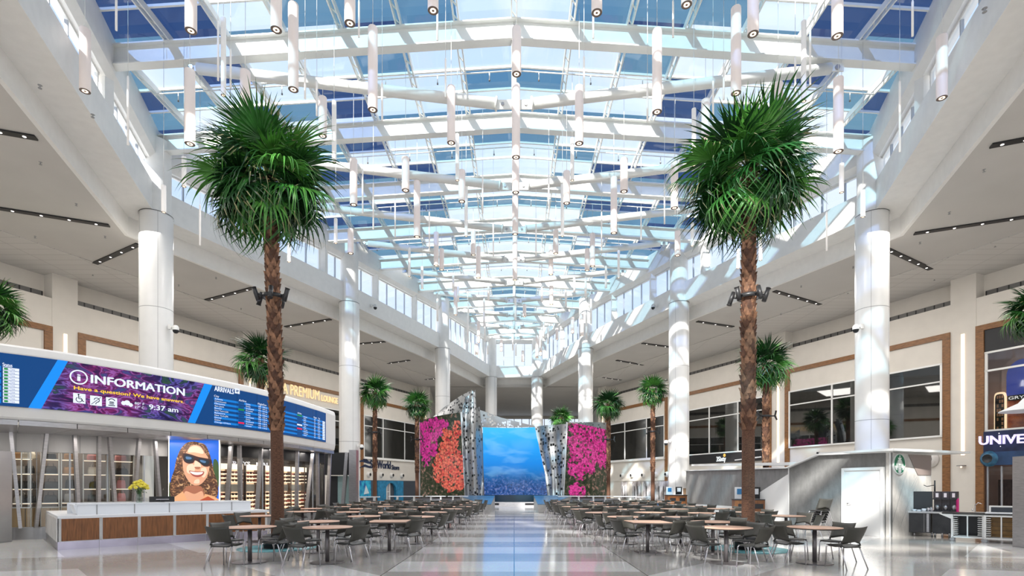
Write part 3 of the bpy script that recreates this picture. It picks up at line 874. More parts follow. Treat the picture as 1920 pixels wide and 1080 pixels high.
for i in range(14):   # steel soffit panels
    mb = MB(); s0, s1 = STOT*i/14+.01, STOT*(i+1)/14-.01
    vs = []
    for q in range(5):
        s = lerp(s0,s1,q/4); vs += [CV(s,-.02,ZB-.14), CV(s,-3.2,ZB-.14), CV(s,-3.2,ZB-.06), CV(s,-.02,ZB-.01)]
    mb.add(vs, [(q*4+j,(q+1)*4+j,(q+1)*4+(j+1)%4,q*4+(j+1)%4) for q in range(4) for j in range(4)]+[(3,2,1,0),(16,17,18,19)], bsteel)
    mb.build('soffit_panel', cn)
def scrm(name, col, e=1.0, **kw):
    return mat(name, tuple(c*.06 for c in col), .3, emis=e, ecol=col, spec=.12, **kw)
sblue = scrm('screen_blue', (.006,.055,.20), 1.1); sblue2 = scrm('screen_row', (.008,.19,.62), 1.1); sstripe = scrm('screen_stripe', (.01,.24,.80), 1.15)
swhite = scrm('screen_white', (.80,.86,1.0), 1.0); syel = scrm('screen_yellow', (1,.62,.05), 1.0); sred = scrm('screen_red', (.75,.02,.08), 1.0); sgreen = scrm('screen_green', (.02,.25,.06), 1.0); sblk = scrm('screen_black', (.005,.01,.02), 1)
def art_mat():
    m = bpy.data.materials.new('screen_artwork'); m.use_nodes = True; nt = m.node_tree; b = nt.nodes['Principled BSDF']; L = nt.links.new
    tc = N(nt,'ShaderNodeTexCoord'); mp = N(nt,'ShaderNodeMapping'); mp.inputs['Rotation'].default_value = (.4,.9,.6); mp.inputs['Scale'].default_value = (.9,.9,2.2); L(tc.outputs['Object'],mp.inputs[0])
    nz = N(nt,'ShaderNodeTexNoise'); nz.inputs['Scale'].default_value = 1.25; nz.inputs['Detail'].default_value = 3; nz.inputs['Distortion'].default_value = 2.6; L(mp.outputs[0],nz.inputs['Vector'])
    r = ramp(nt,[(.28,(.01,.012,.05)),(.40,(.05,.008,.07)),(.47,(.17,.015,.10)),(.52,(.30,.10,.38)),(.56,(.10,.01,.07)),(.64,(.05,.05,.22)),(.74,(.02,.07,.05))]); L(nz.outputs['Fac'],r.inputs[0])
    n2 = N(nt,'ShaderNodeTexNoise'); n2.inputs['Scale'].default_value = .42; L(tc.outputs['Object'],n2.inputs['Vector'])
    r2 = ramp(nt,[(.3,(.006,.006,.03)),(.45,(.02,.015,.09)),(.52,(.10,.09,.38)),(.58,(.012,.02,.06)),(.68,(.02,.09,.03)),(.78,(.03,.01,.06))]); L(nz.outputs['Fac'],r2.inputs[0])
    rm = ramp(nt,[(.44,(0,0,0)),(.56,(1,1,1))]); L(n2.outputs['Fac'],rm.inputs[0])
    mm = N(nt,'ShaderNodeMix',data_type='RGBA'); L(rm.outputs[0],mm.inputs['Factor']); L(r.outputs[0],mm.inputs['A']); L(r2.outputs[0],mm.inputs['B']); L(mm.outputs['Result'],b.inputs['Emission Color']); b.inputs['Emission Strength'].default_value = 1.1; b.inputs['Base Color'].default_value = (.01,.006,.015,1); b.inputs['Roughness'].default_value = .3; b.inputs['Specular IOR Level'].default_value = .12
    return m
art = art_mat(); O1, O2, O3 = .075, .083, .091
s_ = px2s
def screen(name, label, x0b, x1b, x0t, x1t, m, fn):
    t = thing(name, label, 'screen', (0,0,0), 0, 'screens on the curved canopy')
    mb = MB(); cpatch(mb, s_(x0b), s_(x1b), s_(x0t), s_(x1t), SZB, SZT, O1, m)
    cpatch(mb, s_(x0b), s_(x1b), s_(x0t), s_(x1t), SZB, SZT, .06, black)
    for z in (SZB, SZT):
        vs = []; n = 20
        for i in range(n+1):
            s = lerp(s_(x0b), s_(x1b), i/n); vs += [CV(s,.044,z), CV(s,O1,z)]
        mb.add(vs, [(2*i,2*i+1,2*i+3,2*i+2) for i in range(n)], black)
    mb.build('display_panel', t); ps = []
    def part(n): ps.append((n, MB())); return ps[-1][1]
    fn(part)
    for n_, g in ps: g.build(n_, t)
    return t
def g_status(part):
    g = part('status_table')
    cpatch(g, s_(53), s_(77), s_(107), s_(126), SZB, SZT, O2, sstripe)
    ctext(g, 'Status', s_(5), s_(23), cz(14,689), .10, swhite, O3, .02)
    for i in range(11):
        y = 693.5+i*6.02; z = cz(20,y); a, b = s_(5.5), s_(36)
        cpatch(g, a, b, a, b, z-.036, z+.036, O2, swhite); cpatch(g, a+.02, a+.09, a+.02, a+.09, z-.025, z+.025, O3, sgreen)
        ctext(g, 'On Time', s_(12), s_(28), z-.022, .045, sblue, O3, 0)
        if i % 2 == 0: cpatch(g, s_(-60), s_(2), s_(-60), s_(2), z-.06, z+.06, O2, sblue2)
    ctext(g, 'Terminal', s_(-70), s_(-40), cz(14,689), .10, swhite, O3, .02)
screen('status_screen', 'blue flight status screen at the left end of the canopy', -190, 53, -190, 107, sblue, g_status)
def ring(mb, s, z, r0, r1, m, o, a0=0, a1=360, n=28):
    vs = []
    for i in range(n+1):
        a = math.radians(lerp(a0,a1,i/n)); vs += [CV(s+math.cos(a)*r0,o,z+math.sin(a)*r0), CV(s+math.cos(a)*r1,o,z+math.sin(a)*r1)]
    mb.add(vs, [(2*i,2*i+1,2*i+3,2*i+2) for i in range(n)], m)
def cline(mb, pts, w, m, o):
    for (s0,z0),(s1,z1) in zip(pts, pts[1:]):
        L = math.hypot(s1-s0,z1-z0); nx, nz = -(z1-z0)/L*w/2, (s1-s0)/L*w/2
        mb.add([CV(s0+nx,o,z0+nz),CV(s0-nx,o,z0-nz),CV(s1-nx,o,z1-nz),CV(s1+nx,o,z1+nz)], [(0,1,2,3)], m)
def g_info(part):
    g = part('information_symbol')
    s0, z0 = s_(146), cz(146,708); ring(g, s0, z0, .165, .2, swhite, O2); ctext(g, 'i', s0-.035, s0+.035, z0-.1, .2, swhite, O2, .03)
    g = part('heading_lettering')
    ctext(g, 'INFORMATION', s_(169), s_(343), cz(169,718.3), .235, swhite, O2, .055)
    g = part('yellow_lettering')
    ctext(g, 'Have a question? We have answers.', s_(137), s_(342), cz(137,730.5), .10, syel, O2, .05)
    for i, x in enumerate((147,178,207)):
        g = part('access_icon'); s0 = s_(x); z0 = cz(x, (747.5,752,755)[i]); h = .135
        cpatch(g, s0-h, s0+h, s0-h, s0+h, z0-h, z0+h, O2, swhite)
        if i == 0:
            ring(g, s0-.01, z0-.035, .055, .072, sblk, O3, 120, 400); g.add([CV(s0-.02+.022*math.cos(a*PI/4),O3,z0+.1+.022*math.sin(a*PI/4)) for a in range(8)], [tuple(range(8))], sblk)
            cline(g, [(s0-.02,z0+.08),(s0-.015,z0-.01),(s0+.05,z0-.01),(s0+.075,z0-.08),(s0+.1,z0-.07)], .018, sblk, O3); cline(g, [(s0-.015,z0+.035),(s0+.035,z0+.035)], .015, sblk, O3)
        elif i == 1:
            ring(g, s0+.015, z0+.02, .05, .068, sblk, O3, -60, 180); cline(g, [(s0+.05,z0-.02),(s0+.0,z0-.06),(s0-.01,z0-.1)], .018, sblk, O3); cline(g, [(s0-.11,z0-.11),(s0+.11,z0+.11)], .014, sblk, O3)
        else:
            ring(g, s0, z0+.02, .07, .092, sblk, O3, 20, 160); cpatch(g, s0-.08,s0+.08,s0-.08,s0+.08, z0-.1,z0-.075,O3,sblk); cpatch(g, s0-.05,s0+.05,s0-.06,s0+.06, z0-.055,z0-.03,O3,sblk); cpatch(g, s0-.06,s0+.06,s0-.05,s0+.05, z0-.01,z0+.02,O3,sblk)
    g = part('weather_readout')
    for dx, dz, r in ((-.09,0,.06),(0,.02,.075),(.09,-.03,.055)): ring(g, s_(236)+dx, cz(236,757)+dz, 0, r, swhite, O2)
    ctext(g, '80º F', s_(250), s_(268), cz(250,758.5), .075, swhite, O2, .01); ctext(g, '27º C', s_(250), s_(268), cz(250,765.5), .075, swhite, O2, .01)
    g = part('clock_readout')
    ctext(g, '9:37 am', s_(277), s_(331), cz(277,767.5), .155, swhite, O2, .04)
    g = part('blue_stripe')
    cpatch(g, s_(349), s_(363), s_(380), s_(395), SZB, SZT, O2, sstripe)
screen('information_screen', 'purple information screen showing the time 9:37 am', 77, 349, 126, 380, art, g_info)
CITY = ['Atlanta','Cincinnati','Milwaukee','San Juan','Boston','New York-LGA','Baltimore','New York-JFK','Denver','Dubai',"Chicago O'Hare"]
AIR = ['Delta','Delta','Southwest','Frontier','Delta','Delta','Southwest','Delta','Southwest','Emirates','United']
def g_arr(part):
    g = part('arrivals_heading')
    ctext(g, 'ARRIVALS', s_(399), s_(435), cz(400,733), .17, swhite, O2, .04)
    a = s_(437); z = cz(440,737); cpatch(g, a, a+.2, a, a+.2, z-.02, z+.16, O2, swhite); cline(g, [(a+.04,z+.05),(a+.16,z+.09)], .03, sblue, O3); cline(g, [(a+.07,z+.11),(a+.1,z+.03)], .025, sblue, O3)
    for a0, b0 in ((398,505),(510,606)):
        g = part('flight_table'); A, B = s_(a0), s_(b0); W = B-A; zt = 4.52
        for t, l in ((0,'City'),(.38,'Airline'),(.72,'Flight'),(.82,'Time')): ctext(g, l, A+W*t, A+W*t+.045*len(l), zt+.06, .07, swhite, O3, .01)
        for i in range(11):
            z = zt-i*.078
            if i % 2 == 0: cpatch(g, A, B, A, B, z-.036, z+.036, O2, sblue2)
            c = CITY[i] if a0 < 500 else CITY[(i*4+3) % 11]
            ctext(g, c, A+.02, A+.02+.043*len(c), z-.025, .052, swhite, O3, .005)
            al = AIR[i] if a0 < 500 else AIR[(i*4+3) % 11]
            cpatch(g, A+W*.37, A+W*.47, A+W*.37, A+W*.47, z-.03, z+.03, O3, sred if al == 'Emirates' else (swhite if (a0 > 500 and i in (5,7)) else (sgreen if al == 'Frontier' else sblue)))
            ctext(g, al, A+W*.5, A+W*.5+.04*len(al), z-.025, .05, swhite, O3, .005)
            ctext(g, str(200+i*137), A+W*.73, A+W*.73+.13, z-.025, .05, swhite, O3, .005)
            ctext(g, f'{10+(i>5)}:{(i*7)%60:02d} am', A+W*.81, A+W*.81+.24, z-.025, .05, swhite, O3, .005)
            if a0 > 500: cpatch(g, A+W*.93, A+W*.995, A+W*.93, A+W*.995, z-.03, z+.03, O3, swhite)
        for t in (.35,.7): cpatch(g, A+W*t, A+W*t+.012, A+W*t, A+W*t+.012, SZB, SZT, O3, sblk)
screen('arrivals_screen', 'blue arrivals board listing cities at the right of the canopy', 349, 608, 380, 608, sblue, g_arr)

# facade behind the canopy
def fo(s): return -lerp(3.0, .5, max(0, min(1, (s-px2s(0))/(STOT-px2s(0))))**1.0)
def FV(s, o, z): return CV(s, fo(s)+o, z)
FPX = []
for i in range(601):
    s = STOT*i/600; p = FV(s,0,0); FPX.append((CX+p.x/p.y*F, s))
def fs_(x):
    for (a, s0), (b, s1) in zip(FPX, FPX[1:]):
        if a <= x <= b and b > a: return lerp(s0, s1, (x-a)/(b-a))
    return 0 if x < FPX[0][0] else STOT
def fband(mb, s0, s1, o0, o1, z0, z1, m, n=None):
    n = n or max(1, int((s1-s0)/.5)+1); vs = []
    for i in range(n+1):
        s = lerp(s0,s1,i/n); vs += [FV(s,o0,z0), FV(s,o1,z0), FV(s,o1,z1), FV(s,o0,z1)]
    mb.add(vs, [(q*4+j,(q+1)*4+j,(q+1)*4+(j+1)%4,q*4+(j+1)%4) for q in range(n) for j in range(4)]+[(3,2,1,0),(n*4,n*4+1,n*4+2,n*4+3)], m)
sP0, sP1 = fs_(314), fs_(411)
sA = fs_(-120)
mb = MB(); fband(mb, sA, STOT, -.12, .12, 0, .36, greym); struct(mb.build('baseboard_left'))
mb = MB(); fband(mb, sA, sP0, -.06, .0, 2.62, ZB, mat('panel_grey', (.50,.49,.48), .5)); 
for x in (30,90,150,210,262): s = fs_(x); fband(mb, s-.01, s+.01, 0, .008, 2.62, ZB, seam, 1)
tag(mb.build('header_panel'), 'pale grey header panels above the handbag shop glass', 'panel')
mb = MB(); fband(mb, sP1-.2, STOT, -.06, .0, 2.72, ZB, black)
tag(mb.build('header_panel'), 'black header band above the sunglasses shop glass', 'panel')
for a, b, nm in ((sA, sP0, 'handbag'), (sP1, STOT, 'sunglasses')):
    t = thing('shop_window', f'glass front of the {nm} shop under the canopy', 'shop window', (0,0,0))
    mb = MB(); fband(mb, a, b, -.035, -.025, .36, 2.7, glass_shop); mb.build('glass_pane', t)
    q = a; 
    while q < b:
        mb = MB(); fband(mb, q-.018, q+.018, -.05, -.01, .36, 2.7, mull, 1); mb.build('mullion', t); q += 1.1
# shop interior shell
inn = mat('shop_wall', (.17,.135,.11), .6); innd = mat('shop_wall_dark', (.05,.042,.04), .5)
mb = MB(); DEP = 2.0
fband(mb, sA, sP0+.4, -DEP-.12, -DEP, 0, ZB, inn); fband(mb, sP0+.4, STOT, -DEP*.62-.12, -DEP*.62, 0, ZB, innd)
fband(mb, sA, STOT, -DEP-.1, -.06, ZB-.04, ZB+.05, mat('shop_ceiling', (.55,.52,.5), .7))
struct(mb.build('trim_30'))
mb = MB(); p = FV(STOT,-2.2,0); q = FV(STOT,0,0)
mb.bar((p.x,p.y,ZB/2),(q.x,q.y,ZB/2), .1, ZB, black); struct(mb.build('trim_31'))
# slanted struts
for i, (xt, xb) in enumerate([(20,38),(83,66),(133,145),(178,180),(197,214),(252,243),(281,297),(422,417),(437,444),(478,474),(497,502),(546,549),(576,567),(584,590),(612,607),(622,628)]):
    a, b = fs_(xt), fs_(xb)
    mb = MB(); P0 = FV(b,.16,.34); P1 = FV(a,.28,ZB-.1); u = ctan(a)
    mb.bar(P0, P1, .085, .14, bsteel, up=Vector((u.y,-u.x,0)))
    tag(mb.build('slanted_strut'), f'slanted steel strut, {ordn(i+1)} from the left under the canopy', 'strut', 'slanted struts of the shop front')
# poster
pt_ = thing('portrait_poster', 'backlit poster of a smiling person with long wavy hair in dark sunglasses', 'poster', (0,0,0))
pa, pb = FV(fs_(318)+.0, .75, 0), FV(fs_(410), .75, 0)
d0 = 18.2; pa = P(317.5, 900, d0); pb = P(410.5, 900, d0+.35); ux = Vector((pb.x-pa.x, pb.y-pa.y, 0)); PW = ux.length; ux.normalize(); nrm = Vector((ux.y,-ux.x,0))
zt = H+(912-819)/1000*d0; zb = H+(912-938)/1000*d0
def PP(u, v, o=0): return Vector((pa.x,pa.y,0))+ux*(u*PW)+nrm*o+Vector((0,0,lerp(zt,zb,v)))
mb = MB(); mb.prism([PP(-.02,-.015),PP(1.02,-.015),PP(1.02,1.5),PP(-.02,1.5)][::-1], nrm*-.1, framew); mb.build('light_box', pt_)
mb = MB()
for a, b in ((-.015,.0),(1.0,1.015)): mb.add([PP(a,0,.004),PP(a,1.5,.004),PP(b,1.5,.004),PP(b,0,.004)], [(0,1,2,3)], whiteled)
mb.build('edge_light', pt_)
def pm_(n, c, e=.9): return mat('poster_'+n, tuple(x*.2 for x in c), .35, emis=e, ecol=c)
def hair_mat():
    m = bpy.data.materials.new('poster_hair'); m.use_nodes = True; nt = m.node_tree; b = nt.nodes['Principled BSDF']; L = nt.links.new
    tc = N(nt,'ShaderNodeTexCoord'); nz = N(nt,'ShaderNodeTexNoise'); nz.inputs['Scale'].default_value = 5; nz.inputs['Detail'].default_value = 4; nz.inputs['Distortion'].default_value = 2.5; L(tc.outputs['Object'],nz.inputs['Vector'])
    r = ramp(nt,[(.36,(.015,.008,.006)),(.5,(.09,.035,.018)),(.58,(.42,.20,.08)),(.66,(.75,.50,.26))]); L(nz.outputs['Fac'],r.inputs[0]); L(r.outputs[0],b.inputs['Emission Color']); b.inputs['Emission Strength'].default_value = .9; b.inputs['Base Color'].default_value = (.05,.02,.01,1)
    return m
ph = hair_mat(); lay = [0.004]
mb = MB()
def poly(pts, m):
    lay[0] += .0015; mb.add([PP(u,v,lay[0]) for u, v in pts], [tuple(range(len(pts)))], m)
def bz(pts, n=6):
    out = []
    k = len(pts)
    for i in range(k):
        p0, p1, p2, p3 = pts[i-1], pts[i], pts[(i+1)%k], pts[(i+2)%k]
        for q in range(n):
            t = q/n; out.append(tuple(.5*(2*p1[a]+(p2[a]-p0[a])*t+(2*p0[a]-5*p1[a]+4*p2[a]-p3[a])*t*t+(3*p1[a]-p0[a]-3*p2[a]+p3[a])*t**3) for a in (0,1)))
    return out
psky = pm_('sky', (.02,.16,.78)); pskin = pm_('skin', (.80,.40,.24)); pskinl = pm_('skin_light', (.95,.66,.47)); pskind = pm_('skin_shade', (.42,.15,.08)); pshirt = pm_('shirt', (.85,.42,.2)); plens = pm_('lens', (.01,.02,.035)); plensb = pm_('lens_reflection', (.08,.18,.34)); pteeth = pm_('teeth', (.95,.88,.8)); plip = pm_('lip', (.42,.08,.06)); pfr = pm_('glasses_frame', (.05,.015,.012)); pgr = pm_('foliage', (.05,.10,.03))
poly([(0,0),(0,1.5),(1,1.5),(1,0)], psky)
poly(bz([(.9,.35),(.99,.42),(1.0,.75),(.93,.8),(.88,.55)]), pgr); poly(bz([(0,.72),(.06,.8),(.08,1),(0,1.0)]), pgr)
poly(bz([(.46,.07),(.58,.08),(.72,.12),(.80,.24),(.86,.4),(.90,.55),(.97,.72),(.98,.9),(.9,1.0),(.75,.97),(.66,.9),(.3,.92),(.2,1.0),(.06,.98),(.01,.84),(.04,.66),(.10,.52),(.14,.36),(.22,.2),(.33,.1)]), ph)
poly(bz([(.24,.9),(.36,.78),(.62,.78),(.7,.88),(.72,1.02),(.2,1.02)]), pskind)
poly(bz([(.32,.86),(.5,.9),(.66,.86),(.66,1.02),(.3,1.02)]), pskin)
poly([(0,1.0),(.14,.93),(.27,.86),(.36,1.0),(.5,1.5),(.1,1.5),(0,1.4)], pshirt); poly([(1,.99),(.9,.94),(.72,.9),(.66,1.0),(.55,1.5),(1,1.5)], pshirt)
poly([(.3,1.0),(.7,1.0),(.7,1.5),(.3,1.5)], pskin); poly([(.62,1.0),(.78,.94),(.92,1.0),(.7,1.1)], pm_('shirt_red', (.5,.08,.03)))
poly(bz([(.36,.14),(.5,.12),(.66,.16),(.76,.28),(.81,.42),(.79,.56),(.72,.68),(.60,.76),(.46,.75),(.34,.64),(.28,.5),(.27,.36),(.30,.22)]), pskin)
poly(bz([(.40,.16),(.55,.14),(.66,.19),(.68,.26),(.5,.24),(.38,.24)]), pskinl)
poly(bz([(.36,.46),(.46,.42),(.52,.5),(.46,.58),(.36,.56)]), pskinl); poly(bz([(.64,.5),(.73,.48),(.76,.56),(.70,.64),(.64,.6)]), pskinl); poly(bz([(.52,.68),(.6,.67),(.6,.73),(.5,.73)]), pskinl)
poly(bz([(.53,.36),(.6,.36),(.64,.46),(.60,.495),(.52,.49),(.50,.45)]), pskinl); poly(bz([(.51,.475),(.56,.47),(.63,.475),(.6,.505),(.53,.5)]), pskind)
poly(bz([(.40,.535),(.5,.54),(.6,.545),(.70,.545),(.68,.60),(.58,.635),(.47,.61)]), plip); poly(bz([(.42,.545),(.55,.555),(.68,.555),(.64,.59),(.54,.6),(.46,.58)]), pteeth)
poly(bz([(.28,.26),(.42,.27),(.58,.31),(.72,.33),(.84,.35),(.86,.40),(.80,.46),(.70,.46),(.60,.40),(.52,.37),(.48,.41),(.38,.42),(.29,.37)]), pfr)
poly(bz([(.31,.28),(.42,.29),(.5,.32),(.47,.38),(.38,.40),(.31,.36)]), plens); poly(bz([(.60,.34),(.72,.35),(.81,.38),(.78,.43),(.70,.44),(.62,.40)]), plens)
poly(bz([(.34,.31),(.44,.32),(.44,.35),(.35,.35)]), plensb); poly(bz([(.63,.36),(.74,.38),(.72,.41),(.64,.39)]), plensb)
poly(bz([(.30,.22),(.33,.13),(.45,.09),(.54,.09),(.42,.16),(.33,.25)]), ph); poly(bz([(.56,.09),(.68,.12),(.78,.24),(.82,.33),(.74,.27),(.66,.17)]), ph)
mb.build('portrait_print', pt_)

# ---- handbag shop: shelves, cabinets and goods
shelfm = mat('shelf_metal', (.62,.60,.56), .3, .7); oak = mat('oak_cabinet', (.36,.24,.12), .5, var=.25, vs=5, stretch=(1,1,.2))
BZ = [1.05, 1.5, 1.98, 2.45]
def local(s, o):   # frame at facade arc s: returns matrix with x along, y outward(to hall)
    p = FV(s,o,0); u = (FV(s+.1,o,0)-FV(s-.1,o,0)).normalized()
    v = Vector((u.y,-u.x,0)); return Matrix(((-u.x,v.x,0,p.x),(-u.y,v.y,0,p.y),(0,0,1,0),(0,0,0,1)))
cols_ = [(-40,18),(22,58),(62,98),(102,140),(144,178),(190,238),(242,290)]
bagc = [mat('bag_black', (.015,.014,.014), .4), mat('bag_cream', (.62,.56,.47), .5), mat('bag_grey', (.33,.31,.29), .5), mat('bag_rose', (.55,.22,.22), .5), mat('bag_tan', (.40,.22,.10), .5)]
bagp = {}
def bag_mesh(c, k):
    mb = MB(); w, h, dp = ((.34,.24,.13),(.26,.28,.12),(.4,.22,.15))[k]
    vs = []; 
    for z, f in ((0,.96),(.02,1),(h*.6,.97),(h,.82)):
        for q in range(12):
            a = 2*PI*q/12; vs.append((math.copysign(abs(math.cos(a))**.5,math.cos(a))*w/2*f, math.copysign(abs(math.sin(a))**.5,math.sin(a))*dp/2*(f if z < h else .5), z))
    mb.add(vs, [(i*12+q,i*12+(q+1)%12,(i+1)*12+(q+1)%12,(i+1)*12+q) for i in range(3) for q in range(12)]+[tuple(range(36,48))], c, True)
    o = mb.build('handbag')
    hb = MB(); hb.tube([(-w*.22,0,h*.95),(-w*.2,0,h+.08),(0,0,h+.12),(w*.2,0,h+.08),(w*.22,0,h*.95)], .009, c, 6); hb.build('bag_handle', o)
    return o
rb = random.Random(9); bcount = {}
SN = ['far left','second','third','fourth','fifth','sixth','rightmost']
for ci, (x0, x1) in enumerate(cols_):
    a, b = fs_(x0), fs_(x1); m_ = local((a+b)/2, -1.35); W = (FV(b,-1.35,0)-FV(a,-1.35,0)).length
    t = thing('display_shelf', f'handbag display shelf, {SN[ci]} in the shop behind the white desk', 'shelf', (0,0,0), 0, 'handbag display shelves')
    t.matrix_world = m_
    for sx in (-1,1):
        mb = MB(); mb.box((sx*W/2,.18,1.45), (.03,.03,2.9), shelfm); mb.build('upright', t)
    for z in BZ:
        mb = MB(); mb.box((0,0,z), (W,.36,.025), shelfm); mb.build('shelf_board', t)
        mb = MB(); mb.box((0,.12,z-.02), (W*.92,.03,.014), led); mb.build('shelf_light', t)
    mb = MB(); mb.box((0,0,.45), (W,.42,.9), oak); mb.box((0,.215,.45), (.012,.01,.86), darkm); mb.box((0,0,.91), (W+.02,.44,.03), shelfm); mb.build('base_cabinet', t)
    mb = MB(); mb.box((0,.2,2.78), (W,.02,.26), grill)
    for q in range(int(W/.16)): mb.bar((-W/2+.16*q,.215,2.67),(-W/2+.16*q+.16,.215,2.89),.012,.02,shelfm); mb.bar((-W/2+.16*q+.16,.215,2.67),(-W/2+.16*q,.215,2.89),.012,.02,shelfm)
    mb.build('lattice_header', t)
    for zi, z in enumerate(BZ[:4]):
        nb = max(1, int(W/.38)); 
        for q in range(nb):
            c = rb.choice([0,0,0,1,2,4] if ci < 5 else [3,1,3,4,0]); k = rb.randrange(3); key = (c, k)
            X = -W/2+W*(q+.5)/nb+rb.uniform(-.04,.04); w3 = m_ @ Vector((X, .03, z+.013)); rz = math.atan2(m_[1][0], m_[0][0])+PI+rb.uniform(-.3,.3)
            lab = f'{["black","cream","grey","rose","tan"][c]} handbag, {ordn(q+1)} on the {["lowest","second","third","top"][zi]} board of the {SN[ci]} display shelf'
            if key not in bagp: o = bag_mesh(bagc[c], k); o.location = w3; o.rotation_euler = (0,0,rz); bagp[key] = o
            else: o = dup(bagp[key], w3, rz)
            tag(o, lab, 'handbag', 'handbags in the shop')
# ---- sunglasses shop: bright backlit shelving
lit = mat('lit_back', (.6,.45,.32), emis=.7, ecol=(1,.70,.44), var=0); litw = mat('lit_shelf', (.8,.65,.5), emis=1.15, ecol=(1,.82,.62))
gp = []
gl_m = [mat('eyewear_black', (.02,.015,.015), .2), mat('eyewear_brown', (.16,.06,.03), .25), mat('eyewear_red', (.5,.06,.05), .3)]
def eyewear(m):
    mb = MB()
    for s in (-1,1):
        mb.disc((s*.052,0,.035), .045, m, 10, ax=Vector((1,0,0)), ay=Vector((0,0,1)), rx=.034); mb.bar((s*.1,0,.045),(s*.1,-.1,.03),.008,.012,m)
    mb.bar((-.1,0,.055),(.1,0,.055),.012,.012,m); return mb.build('sunglasses')
units = [(414,440),(440,466),(468,494),(497,520),(532,556),(556,580),(580,604),(604,630)]
cnt = 0
for ui, (x0, x1) in enumerate(units):
    a, b = fs_(x0), fs_(x1); o_ = -.95; W = (FV(b,o_,0)-FV(a,o_,0)).length-.04; m_ = local((a+b)/2, o_)
    t = thing('display_shelf', f'backlit sunglasses shelf, {ordn(ui+1)} from the left in the bright shop', 'shelf', (0,0,0), 0, 'backlit sunglasses shelves')
    t.matrix_world = m_
    mb = MB(); mb.box((0,-.1,1.35), (W,.04,2.3), lit); mb.build('back_panel', t)
    mb = MB(); mb.box((0,.02,2.38), (W,.14,.22), mat('lit_header', (.9,.8,.7), emis=1.0, ecol=(1,.88,.7))); mb.build('light_header', t)
    mb = MB(); mb.box((0,-.07,1.52), (W,.05,.30), mat('grey_band', (.36,.34,.31), .6)); mb.build('grey_band', t)
    for sx in (-1,1):
        mb = MB(); mb.box((sx*W/2,.0,1.35), (.035,.2,2.3), mat('bronze', (.16,.10,.07), .4, .5)); mb.build('upright', t)
    zs = [.30,.48,.66,.84,1.02,1.20,1.76,1.92,2.08]
    for z in zs:
        mb = MB(); mb.box((0,0,z), (W,.18,.03), litw); mb.build('shelf_board', t)
        nb = 4
        for q in range(nb):
            if cnt >= 288: continue
            cnt += 1; c = rb.choice([0,0,1,1,2]) if rb.random() < .8 else 0
            w3 = m_ @ Vector((-W/2+W*(q+.5)/nb, .05, z+.016)); rz = math.atan2(m_[1][0], m_[0][0])+PI
            if len(gp) < 3: o = eyewear(gl_m[len(gp)]); gp.append(o); c = len(gp)-1; o.location = w3; o.rotation_euler = (0,0,rz); o.scale = (1.5,1.5,1.5)
            else: o = gp[c].copy(); COL.objects.link(o); o.location = w3; o.rotation_euler = (0,0,rz)
            tag(o, f'{["black","brown","red"][c]} sunglasses among the rows on the backlit shelves', 'sunglasses', f'{["black","brown","red"][c]} sunglasses on the backlit shelves')
mb = MB(); s0 = fs_(443)
wtext(mb, 'TROYS', FV(fs_(440),-.3,2.42), FV(fs_(475),-.3,0)-FV(fs_(440),-.3,0), 1.0, .16, mat('sign_white', (.7,.7,.75), emis=.6, ecol=(.75,.72,.8)), thick=.02)
wtext(mb, 'MAUI', FV(fs_(493),-.3,2.42), FV(fs_(520),-.3,0)-FV(fs_(493),-.3,0), .9, .16, MATS['sign_white'], thick=.02)
tag(mb.build('shop_lettering'), 'small white letters hanging inside the sunglasses shop window', 'sign')
# end of the shop: black portal and steel post in front of the column
pb_ = MB(); q = P(640,900,31); 
pb_.box((q.x-.3, 31.4, 2.9), (1.9,.8,1.3), black); tag(pb_.build('portal_header'), 'black portal header between the canopy end and the white column', 'panel')
mb = MB(); mb.bar(P(643,948,31), Vector((P(651,836,31).x,31,3.55)), .18, .25, bsteel, up=Vector((0,1,0))); tag(mb.build('slanted_strut'), 'slanted steel strut standing alone at the right end of the shop', 'strut', 'slanted struts of the shop front')
mb = MB(); a = P(664,900,31); mb.box((a.x-.08,31.2,1.85), (.42,.5,3.7), bsteel); tag(mb.build('steel_post'), 'square steel post at the right end of the shop', 'post')
mb = MB(); mb.box((a.x-.9,31.6,1.1), (1.2,.05,2.2), mat('teal_glass', (.35,.5,.5), .2)); mb.box((a.x-1.4,31.55,1.1), (.5,.05,2.2), black); tag(mb.build('shop_side_board'), 'dark side panel of the shop behind the steel post', 'panel')

# ---- information desk
C0 = Vector((-11.3,13.2,0)); du = Vector((.717,.697,0)); dv = Vector((-.697,.717,0))
def D(u, v, z): return C0+du*u+dv*v+Vector((0,0,z))
def dbox(mb, u0, u1, v0, v1, z0, z1, m): mb.hexa([D(u0,v0,z0),D(u1,v0,z0),D(u1,v1,z0),D(u0,v1,z0),D(u0,v0,z1),D(u1,v0,z1),D(u1,v1,z1),D(u0,v1,z1)], m)
marble = mat('white_stone', (.66,.65,.63), .35, var=.14, vs=3); solid = mat('solid_white', (.80,.82,.85), .3); kick = mat('toe_kick_steel', (.50,.46,.56), .22, .9, var=.1, vs=3)
de = thing('information_desk', 'long white-topped information desk with walnut front panels', 'desk', (0,0,0))
mb = MB(); dbox(mb, .02, 5.0, .03, .72, .2, .78, marble); dbox(mb, .02, .75, .72, 4.15, .2, .78, marble); mb.build('body', de)
mb = MB(); dbox(mb, 0, 5.05, 0, .95, .78, .84, solid); dbox(mb, 0, .8, .95, 4.2, .78, .84, solid); mb.build('countertop', de)
mb = MB(); dbox(mb, .0, 5.0, .0, .7, 0, .2, kick); dbox(mb, 0, .72, .7, 4.15, 0, .2, greym)
for i in range(1,6): dbox(mb, .82*i-.004, .82*i+.004, -.003, 0, 0, .2, seam)
